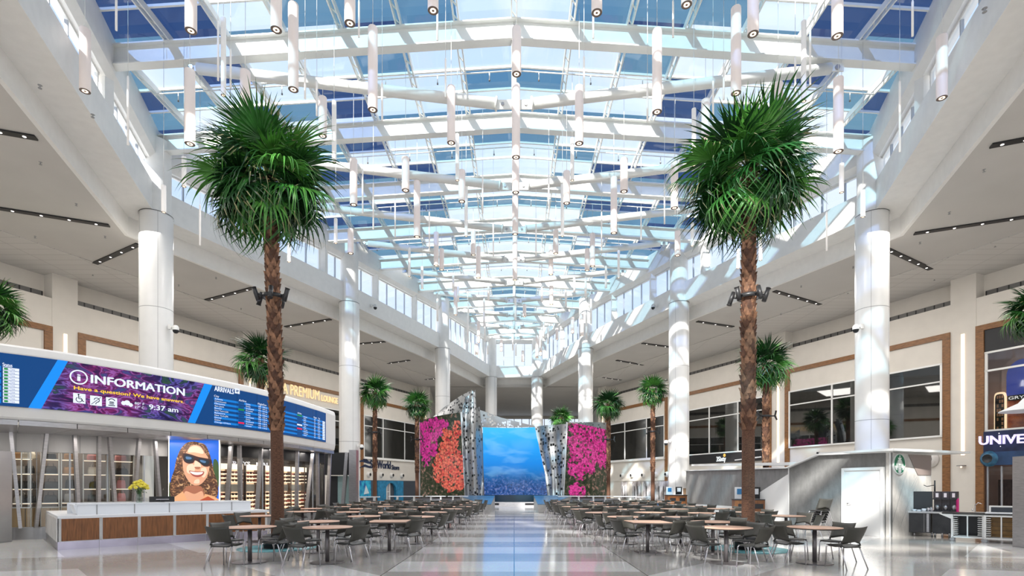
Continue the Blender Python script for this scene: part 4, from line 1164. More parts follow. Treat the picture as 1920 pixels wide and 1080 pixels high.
mb.build('toe_kick', de)
for i in range(6):
    mb = MB(); dbox(mb, .06+.82*i+(.0 if i else 0), .82*(i+1)-.03+.03, -.0, .03, .2, .78, solid); fp_ = mb.build('front_panel', de); mb = MB(); dbox(mb, .07+.82*i, .82*(i+1)-.0, -.015, .0, .215, .77, wood); mb.build('walnut_inset', fp_)
mb = MB(); dbox(mb, -.02, .0, .0, 4.15, .2, .78, marble); mb.build('end_panel', de)
lw = MB(); dbox(lw, .42, 4.65, .45, .5, .84, 1.10, solid); dbox(lw, .40, 4.67, .42, .80, 1.10, 1.125, solid)
for i in range(1,6): dbox(lw, .82*i-.012, .82*i+.012, .44, .45, .84, 1.10, seam)
lw.build('raised_ledge', de)
lw = MB(); lw.hexa([D(.42,.5,.84),D(.47,.5,.84),D(.47,1.6,.84),D(.42,1.6,.84),D(.34,.5,1.1),D(.39,.5,1.1),D(.39,1.6,1.1),D(.34,1.6,1.1)], solid); dbox(lw, .3, 4.67, 1.6, 1.65, .84, 1.13, solid); lw.build('side_screen', de)
mo = thing('computer_monitor', 'black computer monitor seen from behind on the white desk', 'monitor', (0,0,0))
mb = MB(); u0 = 2.05; mb.hexa([D(u0,.85,1.13),D(u0+.62,.85,1.13),D(u0+.62,.89,1.13),D(u0,.89,1.13),D(u0,.85,1.29),D(u0+.62,.85,1.29),D(u0+.62,.89,1.29),D(u0,.89,1.29)], darkm); mb.build('screen_back', mo)
mb = MB(); dbox(mb, u0+.26,u0+.36,.80,.85,1.126,1.22,black); dbox(mb, u0+.15,u0+.47,.79,.85,1.2,1.215,chrome); mb.build('stand', mo)
fl_ = thing('flower_vase', 'glass vase of yellow flowers on the white desk', 'vase', D(1.78,.66,1.126))
mb = MB(); mb.lathe([(0,0),(.07,0),(.085,.12),(.07,.22),(.075,.24)], glass('vase_glass', (.8,.88,.85), .1), 14); mb.build('glass_vase', fl_)
rf = random.Random(4); mb = MB()
for i in range(16):
    a = rf.uniform(0,2*PI); r = rf.uniform(.02,.16); mb.tube([(0,0,.03),(math.cos(a)*r*.5,math.sin(a)*r*.5,.3),(math.cos(a)*r,math.sin(a)*r,.42)], .006, leafm, 4)
for i in range(40):
    a = rf.uniform(0,2*PI); r = rf.uniform(.05,.2); c = Vector((math.cos(a)*r,math.sin(a)*r,rf.uniform(.26,.4))); s = rf.uniform(.04,.07); b = Vector((rf.uniform(-1,1),rf.uniform(-1,1),.3)).normalized()
    mb.add([c-b*s, c+b.cross(Vector((0,0,1)))*s*.4, c+b*s, c-b.cross(Vector((0,0,1)))*s*.4], [(0,1,2,3)], leafm)
mb.build('stems', fl_); ym = mat('yellow_petal', (.80,.66,.07), .6, var=.3, vs=20)
for i in range(26):
    a = i*2.4; r = .22*math.sqrt((i+.5)/26); z = .60-.22*(r/.22)**2+rf.uniform(-.02,.02); mb = MB(); mb.sphere((math.cos(a)*r,math.sin(a)*r,z), .052, ym, 8, 5, (1,1,.8)); mb.build('flower_head', fl_)
py = thing('grey_pylon', 'tall plain grey pylon standing at the left edge of the photo', 'pylon', P(-14,912,15)); py.location.z = 0
mb = MB(); mb.box((0,0,1.29), (.62,.5,2.58), greym); mb.build('pylon_body', py)
mb = MB(); mb.box((.32,0,1.29), (.02,.46,2.54), greym); mb.build('side_plate', py)
# ------------------------------------------------------------------ wall windows, shop signs
def room_mat(name, c0, c1, sc=(1.2,1.2,.25)):
    m = bpy.data.materials.new(name); m.use_nodes = True; nt = m.node_tree; b = nt.nodes['Principled BSDF']; L = nt.links.new
    tc = N(nt,'ShaderNodeTexCoord'); mp = N(nt,'ShaderNodeMapping'); mp.inputs['Scale'].default_value = sc; L(tc.outputs['Object'],mp.inputs[0])
    nz = N(nt,'ShaderNodeTexNoise'); nz.inputs['Scale'].default_value = 2.2; nz.inputs['Detail'].default_value = 5; L(mp.outputs[0],nz.inputs['Vector'])
    r = ramp(nt,[(.35,c0),(.65,c1)]); L(nz.outputs['Fac'],r.inputs[0]); L(r.outputs[0],b.inputs['Base Color']); b.inputs['Roughness'].default_value = .7
    return m
curt = room_mat('window_curtain', (.24,.24,.235), (.42,.41,.40))
def wall_window(side, a, b, z0, z1, zt, muls, label, back=None):
    t = thing('gallery_window', label, 'window', (0,0,0), 0, 'upper gallery windows')
    mb = MB(); wbox(mb, side, a, b, .03, .01, z0, z1, back or curt); mb.build('curtain', t)
    mb = MB(); wbox(mb, side, a, b, .10, .09, z0, z1, glass_dark); mb.build('glass_pane', t)
    mb = MB()
    for z in (z0, z1): wbox(mb, side, a-.05, b+.05, .14, .0, z-.05, z+.05, framew)
    wbox(mb, side, a, b, .14, .08, zt-.04, zt+.04, framew)
    mb.build('window_frame', t)
    for q in [a, b]+list(muls):
        mb = MB(); wbox(mb, side, q-.05, q+.05, .14, .0, z0, z1, framew); mb.build('mullion', t)
B1, B2, B3 = (PIL[3][1], PIL[4][0]), (PIL[4][1], PIL[5][0]), (PIL[5][1], PIL[6][0])
wall_window(1, B1[0]+.38, B1[1]-.38, 4.45, 8.55, 7.55, (33.3,36.4), 'dark gallery window with pale bottom strip, nearest on the right wall')
wall_window(1, B2[0]+.38, B2[1]-.38, 4.45, 8.55, 7.55, (43.8,46.7), 'dark gallery window above the black band on the right wall')
wall_window(1, B3[0]+.38, B3[1]-.38, 4.45, 8.55, 7.55, (54.6,58), 'dark gallery window with draped sheet, farthest on the right wall')
wall_window(-1, B3[0]+.38, B3[1]-.38, 4.45, 8.55, 7.55, (54.8,58.2), 'dark gallery window above the aquarium-blue shop on the left')
wall_window(-1, B2[0]+.38, B2[1]-.38, 4.45, 8.55, 7.55, (43.8,46.7), 'dark gallery window below the gold lounge letters')
drape = mat('white_drape', (.55,.53,.50), .8, var=.2, vs=4)
def wprism(mb, side, pts, o, m, th=.02):
    p = [wp(side,d,o,z) for d, z in pts]; n_ = Vector((-side/WN,-.446/WN,0)); mb.prism(p, n_*th, m)
mb = MB(); wprism(mb, 1, [(60.6,4.6),(52.6,4.6),(55.5,5.2),(57.2,6.2),(58.3,7.5),(59.4,7.4)], .04, drape); tag(mb.build('draped_sheet'), 'pale sheet draped inside the farthest right gallery window', 'sheet')
mb = MB(); wbox(mb, 1, B1[0]+.5, 36.2, .07, .035, 4.5, 5.35, mat('frosted_panel', (.5,.49,.48), .5, var=.1)); tag(mb.build('frosted_panel'), 'frosted pale strip along the bottom of the nearest right gallery window', 'panel')
wl = mat('warm_letters', (.85,.66,.36), .35, emis=.45, ecol=(1,.76,.42))
def sign(side, s, d0, d1, z, cap, m, name, label, o=.06, th=.05, bold=.02, parts=None):
    mb = MB()
    A, B = wp(side,d0,o,z), wp(side,d1,o,z)
    wtext(mb, s, A, B-A, (B-A).length, cap, m, thick=th, bold=bold)
    return tag(mb.build(name), label, 'sign')
def wdx(x): return wd(x, 0)
navy = mat('navy_letters', (.012,.025,.07), .4)
mb = MB(); A, B = wp(-1,wdx(493),.08,9.12), wp(-1,wdx(597),.08,9.12)
wtext(mb, 'PLAZA PREMIUM', A, B-A, (B-A).length, .9, wl, thick=.05, bold=0); A, B = wp(-1,wdx(601),.08,9.12), wp(-1,wdx(631.5),.08,9.12)
wtext(mb, 'LOUNGE', A, B-A, (B-A).length, .55, wl, thick=.06, bold=.01)
tag(mb.build('lounge_sign'), 'warm gold raised letters of the lounge sign on the left wall', 'sign')
mb = MB(); A, B = wp(-1,wdx(692.5),.08,3.42), wp(-1,wdx(731),.08,3.42)
wtext(mb, 'SeaWorld', A, B-A, (B-A).length, .82, navy, thick=.06, bold=.015); A, B = wp(-1,wdx(733),.08,3.35), wp(-1,wdx(747),.08,3.35)
wtext(mb, 'Store', A, B-A, (B-A).length, .52, navy, thick=.06, bold=.015)
dq = wdx(684)
wprism(mb, -1, [(dq-1.1,3.95),(dq-.2,4.25),(dq+.5,4.05),(dq+1.2,3.75),(dq+.3,3.85),(dq-.3,3.95)], .08, navy); wprism(mb, -1, [(dq-.9,3.35),(dq-.1,3.75),(dq+1.3,3.4),(dq+.5,3.4),(dq-.1,3.5)], .08, navy); wprism(mb, -1, [(dq-.4,4.2),(dq-.1,4.5),(dq+.4,4.1),(dq+.0,4.05)], .08, navy)
tag(mb.build('shop_sign'), 'dark navy shop letters with leaping shape beneath the left gallery window', 'sign')
# ledge, white zone, nozzles and aquarium-blue shop front on the left
mb = MB(); wbox(mb, -1, B3[0]+.3, B3[1]-.3, .25, 0, 4.28, 4.42, white); wbox(mb, -1, B3[0]+.3, B3[1]-.3, .06, 0, 2.2, 4.3, cream); tag(mb.build('sign_fascia'), 'cream shop fascia with ledge under the left gallery window', 'panel')
noz = mat('nozzle_white', (.72,.70,.67), .4)
def nozzle(side, d, z, r, lab, mA=noz):
    t = thing('jet_nozzle', lab, 'air nozzle', wp(side,d,.12,z), 0, 'round air nozzles on the walls')
    a = math.atan2(-.446, -side); M_ = Matrix.Rotation(a,4,'Z') @ Matrix.Rotation(PI/2,4,'Y')
    mb = MB(); mb.lathe([(r*1.15,-.08),(r*1.15,0),(r,.03),(r*.97,.08),(r*.8,.17),(r*.64,.2)], mA, 18); mb.xf(M_); mb.build('nozzle_body', t)
    mb = MB(); mb.lathe([(r*.64,.2),(r*.5,.15),(0,.13)], black, 18); mb.xf(M_); mb.build('nozzle_bore', t)
for i, x in enumerate((691,714.5,734,753)): nozzle(-1, wdx(x)-.1, 2.75, .24, f'white round air nozzle, {ordn(i+1)} from the left above the blue shop')
for i, x in enumerate((1168,1187,1208,1231,1252)): nozzle(1, wdx(x), 2.75, .24, f'white round air nozzle, {ordn(i+1)} from the left above the mural panels')
nozzle(1, 31.0, 3.15, .42, 'large white round air nozzle on the wall behind the coffee counter')
sea = room_mat('aquarium_print', (.0,.06,.30), (.03,.45,.65), (1,1,1)); arch = mat('blue_arch', (.02,.20,.38), .45, var=.3, vs=3)
mb = MB(); wbox(mb, -1, B3[0]+.3, B3[1]-.3, .05, 0.01, 0, 2.2, mat('shop_dark', (.06,.07,.09), .5)); tag(mb.build('shop_entrance'), 'dark recess of the aquarium-blue shop entrance', 'shop entrance')
mb = MB(); wbox(mb, -1, wdx(671), wdx(694), .12, .05, .45, 2.15, sea); wprism(mb, -1, [(wdx(680),.8),(wdx(690),.9),(wdx(684),1.7)], .13, mat('pale_sail', (.6,.7,.75), .5)); tag(mb.build('sea_mural'), 'blue underwater mural panel beside the blue arch', 'mural')
ar = MB(); dA, dB, dM = wdx(704), wdx(752), wdx(728); pts = []
for i in range(17):
    a = PI*i/16; pts.append((lerp(dA+1.2,dB-1.2,(1-math.cos(a))/2), 1.2+.75*math.sin(a)))
ar_out = [(dA,0),(dA,2.15),(dB,2.15),(dB,0),(dB-1.2,0)]+pts[::-1]+[(dA+1.2,0)]
wprism(ar, -1, ar_out, .06, arch, .25); tag(ar.build('blue_arch'), 'blue arched portal of the aquarium shop', 'arch')
mb = MB(); 
for i in range(4):
    q = lerp(wdx(712),wdx(729),i/3); wbox(mb, -1, q-.05, q+.05, .14, .08, 0, 1.95, framew)
wbox(mb, -1, wdx(712), wdx(729), .12, .08, 1.0, 1.06, framew); wbox(mb, -1, wdx(712), wdx(729), .09, .07, 0, 1.95, mat('door_panel', (.35,.34,.36), .4)); struct(mb.build('door_1'))
# right wall: black band with sign, mural panels, white zone
mb = MB(); wbox(mb, 1, B2[0]+.3, B2[1]-.3, .18, 0, 3.6, 4.38, black); tag(mb.build('sign_band'), 'black sign band under the right gallery window', 'panel')
mb = MB(); A, B = wp(1,wdx(1347),.2,3.72), wp(1,wdx(1364.5),.2,3.72); sgw = mat('sign_letters', (.8,.8,.8), emis=.5)
wtext(mb, '3Sixty', A, B-A, (B-A).length, .42, sgw, thick=.03)
c = wp(1,wdx(1362),.22,4.2); uq = (B-A).normalized(); mb.disc(c, .14, mat('orange_flower', (.8,.4,.08), emis=.3), 12, ax=uq, ay=Vector((0,0,1)))
tag(mb.build('shop_sign'), 'white script shop letters with orange flower on the black band', 'sign')
mb = MB(); wbox(mb, 1, B3[0]+.3, B3[1]-.3, .25, 0, 4.26, 4.40, white); wbox(mb, 1, B3[0]+.3, B3[1]-.3, .06, 0, 2.15, 4.3, cream); tag(mb.build('sign_fascia'), 'cream fascia strip above the mural panels on the right', 'panel')
mur = room_mat('mural_print', (.16,.13,.12), (.68,.66,.68), (.9,.9,.5))
for i, (x0, x1) in enumerate(((1166,1177),(1187,1203),(1207,1231),(1232,1253))):
    mb = MB(); wbox(mb, 1, wdx(x1), wdx(x0), .12, .06, .2, 2.1, mur)
    wbox(mb, 1, lerp(wdx(x1),wdx(x0),.3), lerp(wdx(x1),wdx(x0),.36), .13, .12, .3, 1.6, darkm); wbox(mb, 1, lerp(wdx(x1),wdx(x0),.7), lerp(wdx(x1),wdx(x0),.76), .13, .12, .3, 1.6, darkm)
    tag(mb.build('mural_panel'), f'printed shopfront mural panel, {ordn(i+1)} from the left on the right wall', 'mural', 'mural panels')
sc_ = thing('wall_sconce', 'small wall lamp glowing on the pier behind the drawer carts', 'wall lamp', wp(1,29.5,.05,2.72))
mb = MB(); mb.box((-.12,-.05,0), (.3,.3,.05), bsteel); mb.build('lamp_hood', sc_)
mb = MB(); mb.sphere((-.14,-.06,-.07), .05, led, 8, 6); mb.build('bulb', sc_)

# ---- starry shop on the far right
us = 1; da, db = PIL[2][1], PIL[3][0]
pink = mat('pink_plaster', (.42,.30,.27), .7, var=.08, vs=2); star = mat('star_navy', (.012,.02,.07), .35, var=.5, vs=2)
mb = MB(); wbox(mb, 1, da-.5, db+.6, -1.9, -2.0, 0, 10.2, pink); wbox(mb, 1, da-.5, db+.6, -.3, -2.0, 4.2, 4.35, mat('shop_floor', (.3,.25,.22), .5)); wbox(mb, 1, da-.5, db+.6, -.3, -2.0, 10.0, 10.1, pink); wbox(mb, 1, da-.6, da-.5, 0, -2, 0, 10.2, pink); wbox(mb, 1, db+.5, db+.6, -.02, -2, 0, 10.2, pink); struct(mb.build('wall_alcove'))
mb = MB(); wbox(mb, 1, da+.36, db-.36, .04, -.08, 8.78, 9.93, black); tag(mb.build('star_panel'), 'black star-speckled panel above the shop glass at the right edge', 'panel')
t = thing('shop_window', 'tall shop glass above the starry navy sign band', 'shop window', (0,0,0))
mb = MB(); wbox(mb, 1, da+.34, db-.34, -.02, -.03, 4.5, 8.75, glass_shop); mb.build('glass_pane', t)
mb = MB()
for z in (4.55,7.75,8.72): wbox(mb, 1, da+.34, db-.34, .03, -.06, z-.05, z+.05, framew)
for q in (db-.4, 26.2, 23.2): wbox(mb, 1, q-.05, q+.05, .03, -.06, 4.5, 8.75, framew)
mb.build('window_frame', t)
mb = MB(); wbox(mb, 1, da+.34, db-.34, .12, -.1, 2.7, 4.5, star)
rs = random.Random(2)
for i in range(26):
    d = rs.uniform(da+1, db-.6); z = rs.uniform(2.75,4.45); wbox(mb, 1, d-.015, d+.015, .125, .12, z-.015, z+.015, whiteled)
wbox(mb, 1, da+.34, db-.34, .13, .12, 2.7, 3.4, mat('star_blue', (.02,.055,.14), .35, var=.4, vs=1.5))
tag(mb.build('sign_band'), 'navy starry sign band of the shop at the right edge', 'panel')
mb = MB(); dU = wdx(1839); A = wp(1,dU,.14,3.82); uR = (wp(1,dU-5,.14,3.72)-A)
wtext(mb, 'UNIVERSAL', A, uR, 3.45, .47, mat('lilac_letters', (.62,.58,.85), emis=.75, ecol=(.68,.62,.95)), thick=.08, bold=.02)
tag(mb.build('shop_sign'), 'raised lilac capital letters on the navy starry band', 'sign')
nozzle(1, wdx(1857), 3.05, .36, 'round air nozzle painted blue on the starry band', mat('nozzle_blue', (.03,.14,.25), .4, var=.4, vs=4))
# wand shelf, arched blue window, red banner, white cone behind the glass
def up(d, z, o=-1.6): return wp(1,d,o,z)
t = thing('arched_rack', 'tall round-topped lit rack of small boxes behind the shop glass', 'rack', (0,0,0))
# wall depth there: solve pixel on the plane offset -1.5
def dpx(x, o):
    r = (x-CX)/F
    # X = 38-.446d - o/WN ; d' = d - o*.446/WN
    return (38-o/WN + r*o*.446/WN)/(r+.446)
def ph_(x, y, o): d = dpx(x,o); q = wp(1,d,o,0); return d, H+(HY-y)/F*q.y
d0, zt = ph_(1866, 737, -1.5); d1, zb = ph_(1888, 810, -1.5)
pts = [(d0,zb)]; w = d1-d0
for i in range(13):
    a = PI-PI*i/12; pts.append(((d0+d1)/2-w/2*-math.cos(a)*1.0 if False else (d0+d1)/2+w/2*math.copysign(abs(math.cos(a))**.5,math.cos(a))*(1), zt-.5+.5*abs(math.sin(a))**.5))
pts.append((d1,zb))
pts2 = [((d0+d1)/2+(d-(d0+d1)/2)*.78, (z-zb)*.95+zb) for d, z in pts]
mb = MB(); wprism(mb, 1, pts, -1.5, mat('rack_frame', (.9,.7,.5), .4, emis=.9, ecol=(1,.72,.45)), .12); mb.build('lit_frame', t)
mb = MB(); wprism(mb, 1, pts2, -1.37, black, .02); mb.build('rack_back', t)
for i in range(8):
    z = lerp(zb+.15, zt-.35, i/7); mb = MB()
    for k in range(3):
        d = lerp(d0, d1, .3+.2*k); 
        if rs.random() < .8: wbox(mb, 1, min(d,d+w*.12), max(d,d+w*.12), -1.3, -1.35, z, z+.16, mat('rack_box', (.45,.22,.12), .5, var=.4, vs=30))
    if mb.v: mb.build('box_row', t)
d2, z2 = ph_(1889, 752, -1.55); d3, z3 = ph_(1925, 806, -1.55)
bn = thing('red_banner', 'red flame-patterned wall panel with a dark lettered header behind the glass', 'banner', (0,0,0))
flame = room_mat('flame_print', (.16,.02,.015), (.36,.09,.03), (1.5,1.5,1.5))
mb = MB(); wbox(mb, 1, min(d2,d3)-1, max(d2,d3), -1.6, -1.7, max(4.4,z3-.3), z2, flame); mb.build('banner_panel', bn)
mb = MB(); wbox(mb, 1, min(d2,d3)-1, max(d2,d3), -1.55, -1.7, z2, z2+.28, black); A = wp(1,d2-.05,-1.53,z2+.06); wtext(mb, 'GRYFFINDOR', A, wp(1,d2-4,-1.53,z2)-A, 2.1, .17, sgw); mb.build('banner_header', bn)
dw, zw = ph_(1903, 740, -1.7); mb = MB()
pts = [(dw+.5,zw),(dw-1.2,zw)]+[(dw-.35+.85*math.cos(a),zw+1.5+.9*math.sin(a)) for a in [PI*(.0)+PI*i/12+PI for i in range(0)]]
pts = [(dw+.5,zw-.05),(dw-1.2,zw-.05),(dw-1.2,zw+1.2)]+[(dw-.35-.85*math.cos(PI*i/12),zw+1.2+.9*math.sin(PI*i/12)) for i in range(1,12)]+[(dw+.5,zw+1.2)]
wprism(mb, 1, pts, -1.72, pink, .1)
pts3 = [(dw-.35+(d-dw+.35)*.75, zw+(z-zw)*.88) for d, z in pts]
wprism(mb, 1, pts3, -1.61, mat('arch_blue', (.03,.05,.35), .4, emis=.12, ecol=(.1,.2,.9)), .03); tag(mb.build('arched_window'), 'blue arched window niche behind the shop glass', 'window')
q = P(1921,771,23.2); mb = MB(); mb.lathe([(.0,.62),(.22,.35),(.85,.03),(.87,0),(.8,-.01),(0,.1)], solid, 24, q); tag(mb.build('cone_lamp'), 'white cone-shaped hanging shade cut by the right edge', 'lamp')
mb = MB(); mb.tube([q+Vector((0,0,.6)),Vector((q.x,q.y,CZ-.05))], .012, cablem, 5); o = mb.build('cable', bpy.data.objects['cone_lamp'])
# shop entrance below: glazed doors and clothes rail inside
mb = MB(); wbox(mb, 1, da+.34, db-.34, -.05, -.06, 0, 2.6, glass_shop)
q = db-.45
while q > da+.4:
    wbox(mb, 1, q-.025, q+.025, 0, -.08, 0, 2.65, mull); q -= .55
for z in (.02,.9,1.6,2.2,2.62): wbox(mb, 1, da+.34, db-2.2, .0, -.06, z-.02, z+.02, framew)
struct(mb.build('door_2'))
mb = MB(); d5, z5 = ph_(1878, 905, -1.4); wbox(mb, 1, d5-.8, d5+.1, -1.3, -1.5, 0, 1.95, mat('dark_display', (.05,.03,.03), .5, var=.5, vs=8)); wbox(mb, 1, d5-.95, d5-.85, -1.25, -1.4, .1, 2.4, led); tag(mb.build('lit_display'), 'dark display rack with warm light inside the starry shop door', 'display')

# ------------------------------------------------------------------ hoarding with white door, coffee stand
def conc(name, c, seed=0):
    m = bpy.data.materials.new(name); m.use_nodes = True; nt = m.node_tree; b = nt.nodes['Principled BSDF']; L = nt.links.new
    tc = N(nt,'ShaderNodeTexCoord'); mp = N(nt,'ShaderNodeMapping'); mp.inputs['Scale'].default_value = (2.2,2.2,1.1); L(tc.outputs['Object'],mp.inputs[0])
    nz = N(nt,'ShaderNodeTexNoise'); nz.inputs['Scale'].default_value = 1.6; nz.inputs['Detail'].default_value = 10; nz.inputs['Roughness'].default_value = .7; L(mp.outputs[0],nz.inputs['Vector'])
    r = ramp(nt,[(.3,tuple(x*.75 for x in c)),(.72,tuple(x*1.25 for x in c))]); L(nz.outputs['Fac'],r.inputs[0]); L(r.outputs[0],b.inputs['Base Color']); b.inputs['Roughness'].default_value = .55
    return m
cg = conc('concrete_print', (.19,.19,.187)); wst = conc('white_stone_print', (.60,.58,.55))
hw = mat('hoarding_white', (.76,.76,.75), .5)
K0 = Vector((11.7,16.6,0)); K1 = Vector((10.3,20.0,0)); K2 = Vector((11.35,35.2,0))
def KP(a, b, t, z, o=0):
    u = (b-a).normalized(); n_ = Vector((-u.y,u.x,0)); q = a.lerp(b,t)+n_*o; return Vector((q.x,q.y,z))
ho = thing('construction_hoarding', 'grey concrete-print hoarding with white edges around the coffee stand', 'hoarding', (0,0,0))
L1 = (K1-K0).length
mb = MB(); mb.prism([KP(K0,K1,0,0),KP(K0,K1,1,0),KP(K0,K1,1,2.26),KP(K0,K1,.66,2.68),KP(K0,K1,0,2.64)], (K1-K0).normalized().cross(Vector((0,0,1)))*.12, cg); mb.build('front_panel', ho)
mb = MB()
for (t0,z0),(t1,z1) in (((0,2.66),(.66,2.70)),((.66,2.70),(1,2.28))): mb.bar(KP(K0,K1,t0,z0,.0),KP(K0,K1,t1,z1,.0),.3,.05,hw)
mb.bar(KP(K0,K1,0,0,.01),KP(K0,K1,0,2.64,.01),.03,.03,hw); mb.bar(KP(K0,K1,1,0,.01),KP(K0,K1,1,2.26,.01),.03,.03,hw)
mb.build('top_cap', ho)
mb = MB(); mb.prism([KP(K1,K2,0,0),KP(K1,K2,1,0),KP(K1,K2,1,2.60),KP(K1,K2,0,2.26)], Vector((.12,0,0)), cg); mb.build('side_panel', ho)
mb = MB(); mb.prism([KP(K1,K2,0,0,.012),KP(K1,K2,1,0,.012),KP(K1,K2,1,.45,.012),KP(K1,K2,.36,.62,.012),KP(K1,K2,0,2.05,.012)], Vector((.01,0,0)), hw); mb.build('white_wedge', ho)
mb = MB(); mb.bar(KP(K1,K2,0,2.28),KP(K1,K2,1,2.62),.24,.05,hw); mb.build('side_cap', ho)
K3 = K0+Vector((2.15,1.1,0)); un = (K3-K0).normalized()
mb = MB(); mb.prism([K0,K3,K3+Vector((0,0,2.62)),K0+Vector((0,0,2.64))][::-1], Vector((-un.y,un.x,0))*.12, wst)
mb.build('return_panel', ho)
mb = MB(); nn_ = Vector((un.y,-un.x,0))
for (a, z0, b, z1) in ((.1,.4,1.0,2.2),(.55,.3,1.6,1.9),(1.2,1.55,1.9,2.3)): mb.bar(K0+un*a+nn_*.002+Vector((0,0,z0)),K0+un*b+nn_*.002+Vector((0,0,z1)),.008,.008,seam,up=nn_)
mb.build('panel_joint', ho)
mb = MB(); mb.prism([K0+un*1.0+nn_*.012+Vector((0,0,2.6)),K0+un*2.35+nn_*.012+Vector((0,0,2.6)),K0+un*2.35+nn_*.012+Vector((0,0,1.95)),K0+un*1.55+nn_*.012+Vector((0,0,1.95))], nn_*.01, mat('brown_shade', (.29,.235,.215), .6)); mb.build('shade_patch', ho)  # brown panel, darkened in its colour for the shade under the roof slab
mb = MB(); a = K0+nn_*.35+Vector((0,0,2.66)); mb.prism([a-un*.5, a+un*3.4+nn_*.3, a+un*3.4-nn_*1.2, a-un*.5-nn_*1.5], (0,0,.07), hw); mb.build('roof_slab', ho)
dr = thing('flush_door', 'white flush door set in the grey hoarding', 'door', (0,0,0)) if False else None
td0, td1 = .11, .50
def rayt(x):   # parameter on K0-K1 for pixel x
    r = (x-CX)/F; return (r*K0.y-K0.x)/((K1.x-K0.x)-r*(K1.y-K0.y))
t0, t1 = rayt(1656), rayt(1583)
mb = MB(); 
for (a, b, z0, z1) in ((t0-.012,t0+.012,0,2.19),(t1-.012,t1+.012,0,2.19)): mb.bar(KP(K0,K1,(a+b)/2,z0,.03),KP(K0,K1,(a+b)/2,z1,.03),.11,.09,hw,up=Vector((K1-K0).normalized()))
mb.bar(KP(K0,K1,t0,2.15,.03),KP(K0,K1,t1,2.15,.03),.09,.09,hw)
mb.prism([KP(K0,K1,t0,0,.005),KP(K0,K1,t1,0,.005),KP(K0,K1,t1,2.12,.005),KP(K0,K1,t0,2.12,.005)], (K1-K0).normalized().cross(Vector((0,0,1)))*-.03, mat('door_white', (.80,.80,.79), .4))
dd = struct(mb.build('door_3')); mb = MB(); h = KP(K0,K1,lerp(t1,t0,.12),1.02,.05); mb.tube([h,h+Vector((-.05,-.05,0))],.02,bsteel,8); mb.tube([h+Vector((-.05,-.05,0)),h+Vector((.02,-.17,0))],.012,bsteel,8); mb.build('door_handle', dd)
# round green emblem
lg = thing('round_emblem', 'round green and white coffee emblem on the pale hoarding return', 'sign', (0,0,0))
lc = K0+un*.42+Vector((0,0,2.28)); lg_g = mat('emblem_green', (.0,.16,.075), .4); lg_w = mat('emblem_white', (.82,.84,.82), .4); lg_k = mat('emblem_grey', (.35,.38,.37), .4)
def LD(x, z, o): return lc+un*x+Vector((0,0,z))+nn_*o
mb = MB(); R = .32; 
vs = [LD(R*math.cos(2*PI*i/36),R*math.sin(2*PI*i/36),o) for o in (.005,.06) for i in range(36)]; mb.add(vs,[tuple(range(36,72))]+[(i,(i+1)%36,(i+1)%36+36,i+36) for i in range(36)],lg_w)
vs = [LD(R*.95*math.cos(2*PI*i/36),R*.95*math.sin(2*PI*i/36),.062) for i in range(36)]; mb.add(vs,[tuple(range(36))],lg_g); mb.build('emblem_disc', lg)
mb = MB()
def lp(pts, m, o): mb.add([LD(x*R,z*R,o) for x, z in pts],[tuple(range(len(pts)))],m)
lp(bz([(-.2,.45),(.2,.45),(.26,.15),(.14,-.1),(-.14,-.1),(-.26,.15)]), lg_w, .064)
lp([(-.26,.48),(.26,.48),(.32,.66),(.12,.58),(0,.74),(-.12,.58),(-.32,.66)], lg_w, .064)
lp([(0,.93),(.04,.82),(.14,.82),(.06,.75),(.09,.65),(0,.71),(-.09,.65),(-.06,.75),(-.14,.82),(-.04,.82)], lg_w, .066)
for s in (-1,1):
    for k in range(5):
        x0 = .30+.09*k; lp([(s*x0,.4-.13*k),(s*(x0+.05),.4-.13*k),(s*(x0+.03),.0-.1*k),(s*(x0+.06),-.35-.04*k),(s*(x0-.01),-.35-.04*k),(s*(x0-.03),.0-.1*k)], lg_w, .064)
    for k in range(4): lp(bz([(s*(.5+.1*k),-.2-.0*k),(s*(.58+.1*k),-.22),(s*(.5+.06*k),-.55),(s*(.42+.05*k),-.55)],3), lg_w, .065)
lp(bz([(-.2,-.1),(.2,-.1),(.3,-.5),(.22,-.9),(0,-.95),(-.22,-.9),(-.3,-.5)]), lg_k, .063)
for k in range(4): lp([(-.2,-.25-.16*k),(.2,-.25-.16*k),(.2,-.30-.16*k),(-.2,-.30-.16*k)], lg_w, .066)
for s in (-1,1): lp(bz([(s*.07,.27),(s*.14,.29),(s*.14,.25)],3), lg_g, .066)
lp([(-.07,.02),(.07,.02),(0,-.02)], lg_g, .066); lp([(-.015,.25),(.015,.25),(.02,.1),(-.02,.1)], lg_k, .066)
mb.build('emblem_motif', lg)
# white roof over the stand behind the side panel
mb = MB(); mb.prism([KP(K1,K2,.05,2.40,-.35),KP(K1,K2,1,2.92,-.35),KP(K1,K2,1,2.92,-3.2),KP(K1,K2,.05,2.40,-3.2)], (0,0,.12), hw); mb.bar(KP(K1,K2,.36,2.65,-.6),KP(K1,K2,.36,2.92,-.6),.04,.04,hw); mb.bar(KP(K1,K2,.28,2.92,-.6),KP(K1,K2,.5,2.94,-.6),.06,.05,hw)
tag(mb.build('stand_roof'), 'white flat roof edge showing above the grey side hoarding', 'roof')
mb = MB(); mb.bar(P(1534,850,19.2), P(1597,847,18.2), .05, .06, hw); mb.box(P(1534,850,19.2),(.08,.08,.09), black); tag(mb.build('light_tube'), 'thin white tube lying on top of the grey hoarding', 'tube')
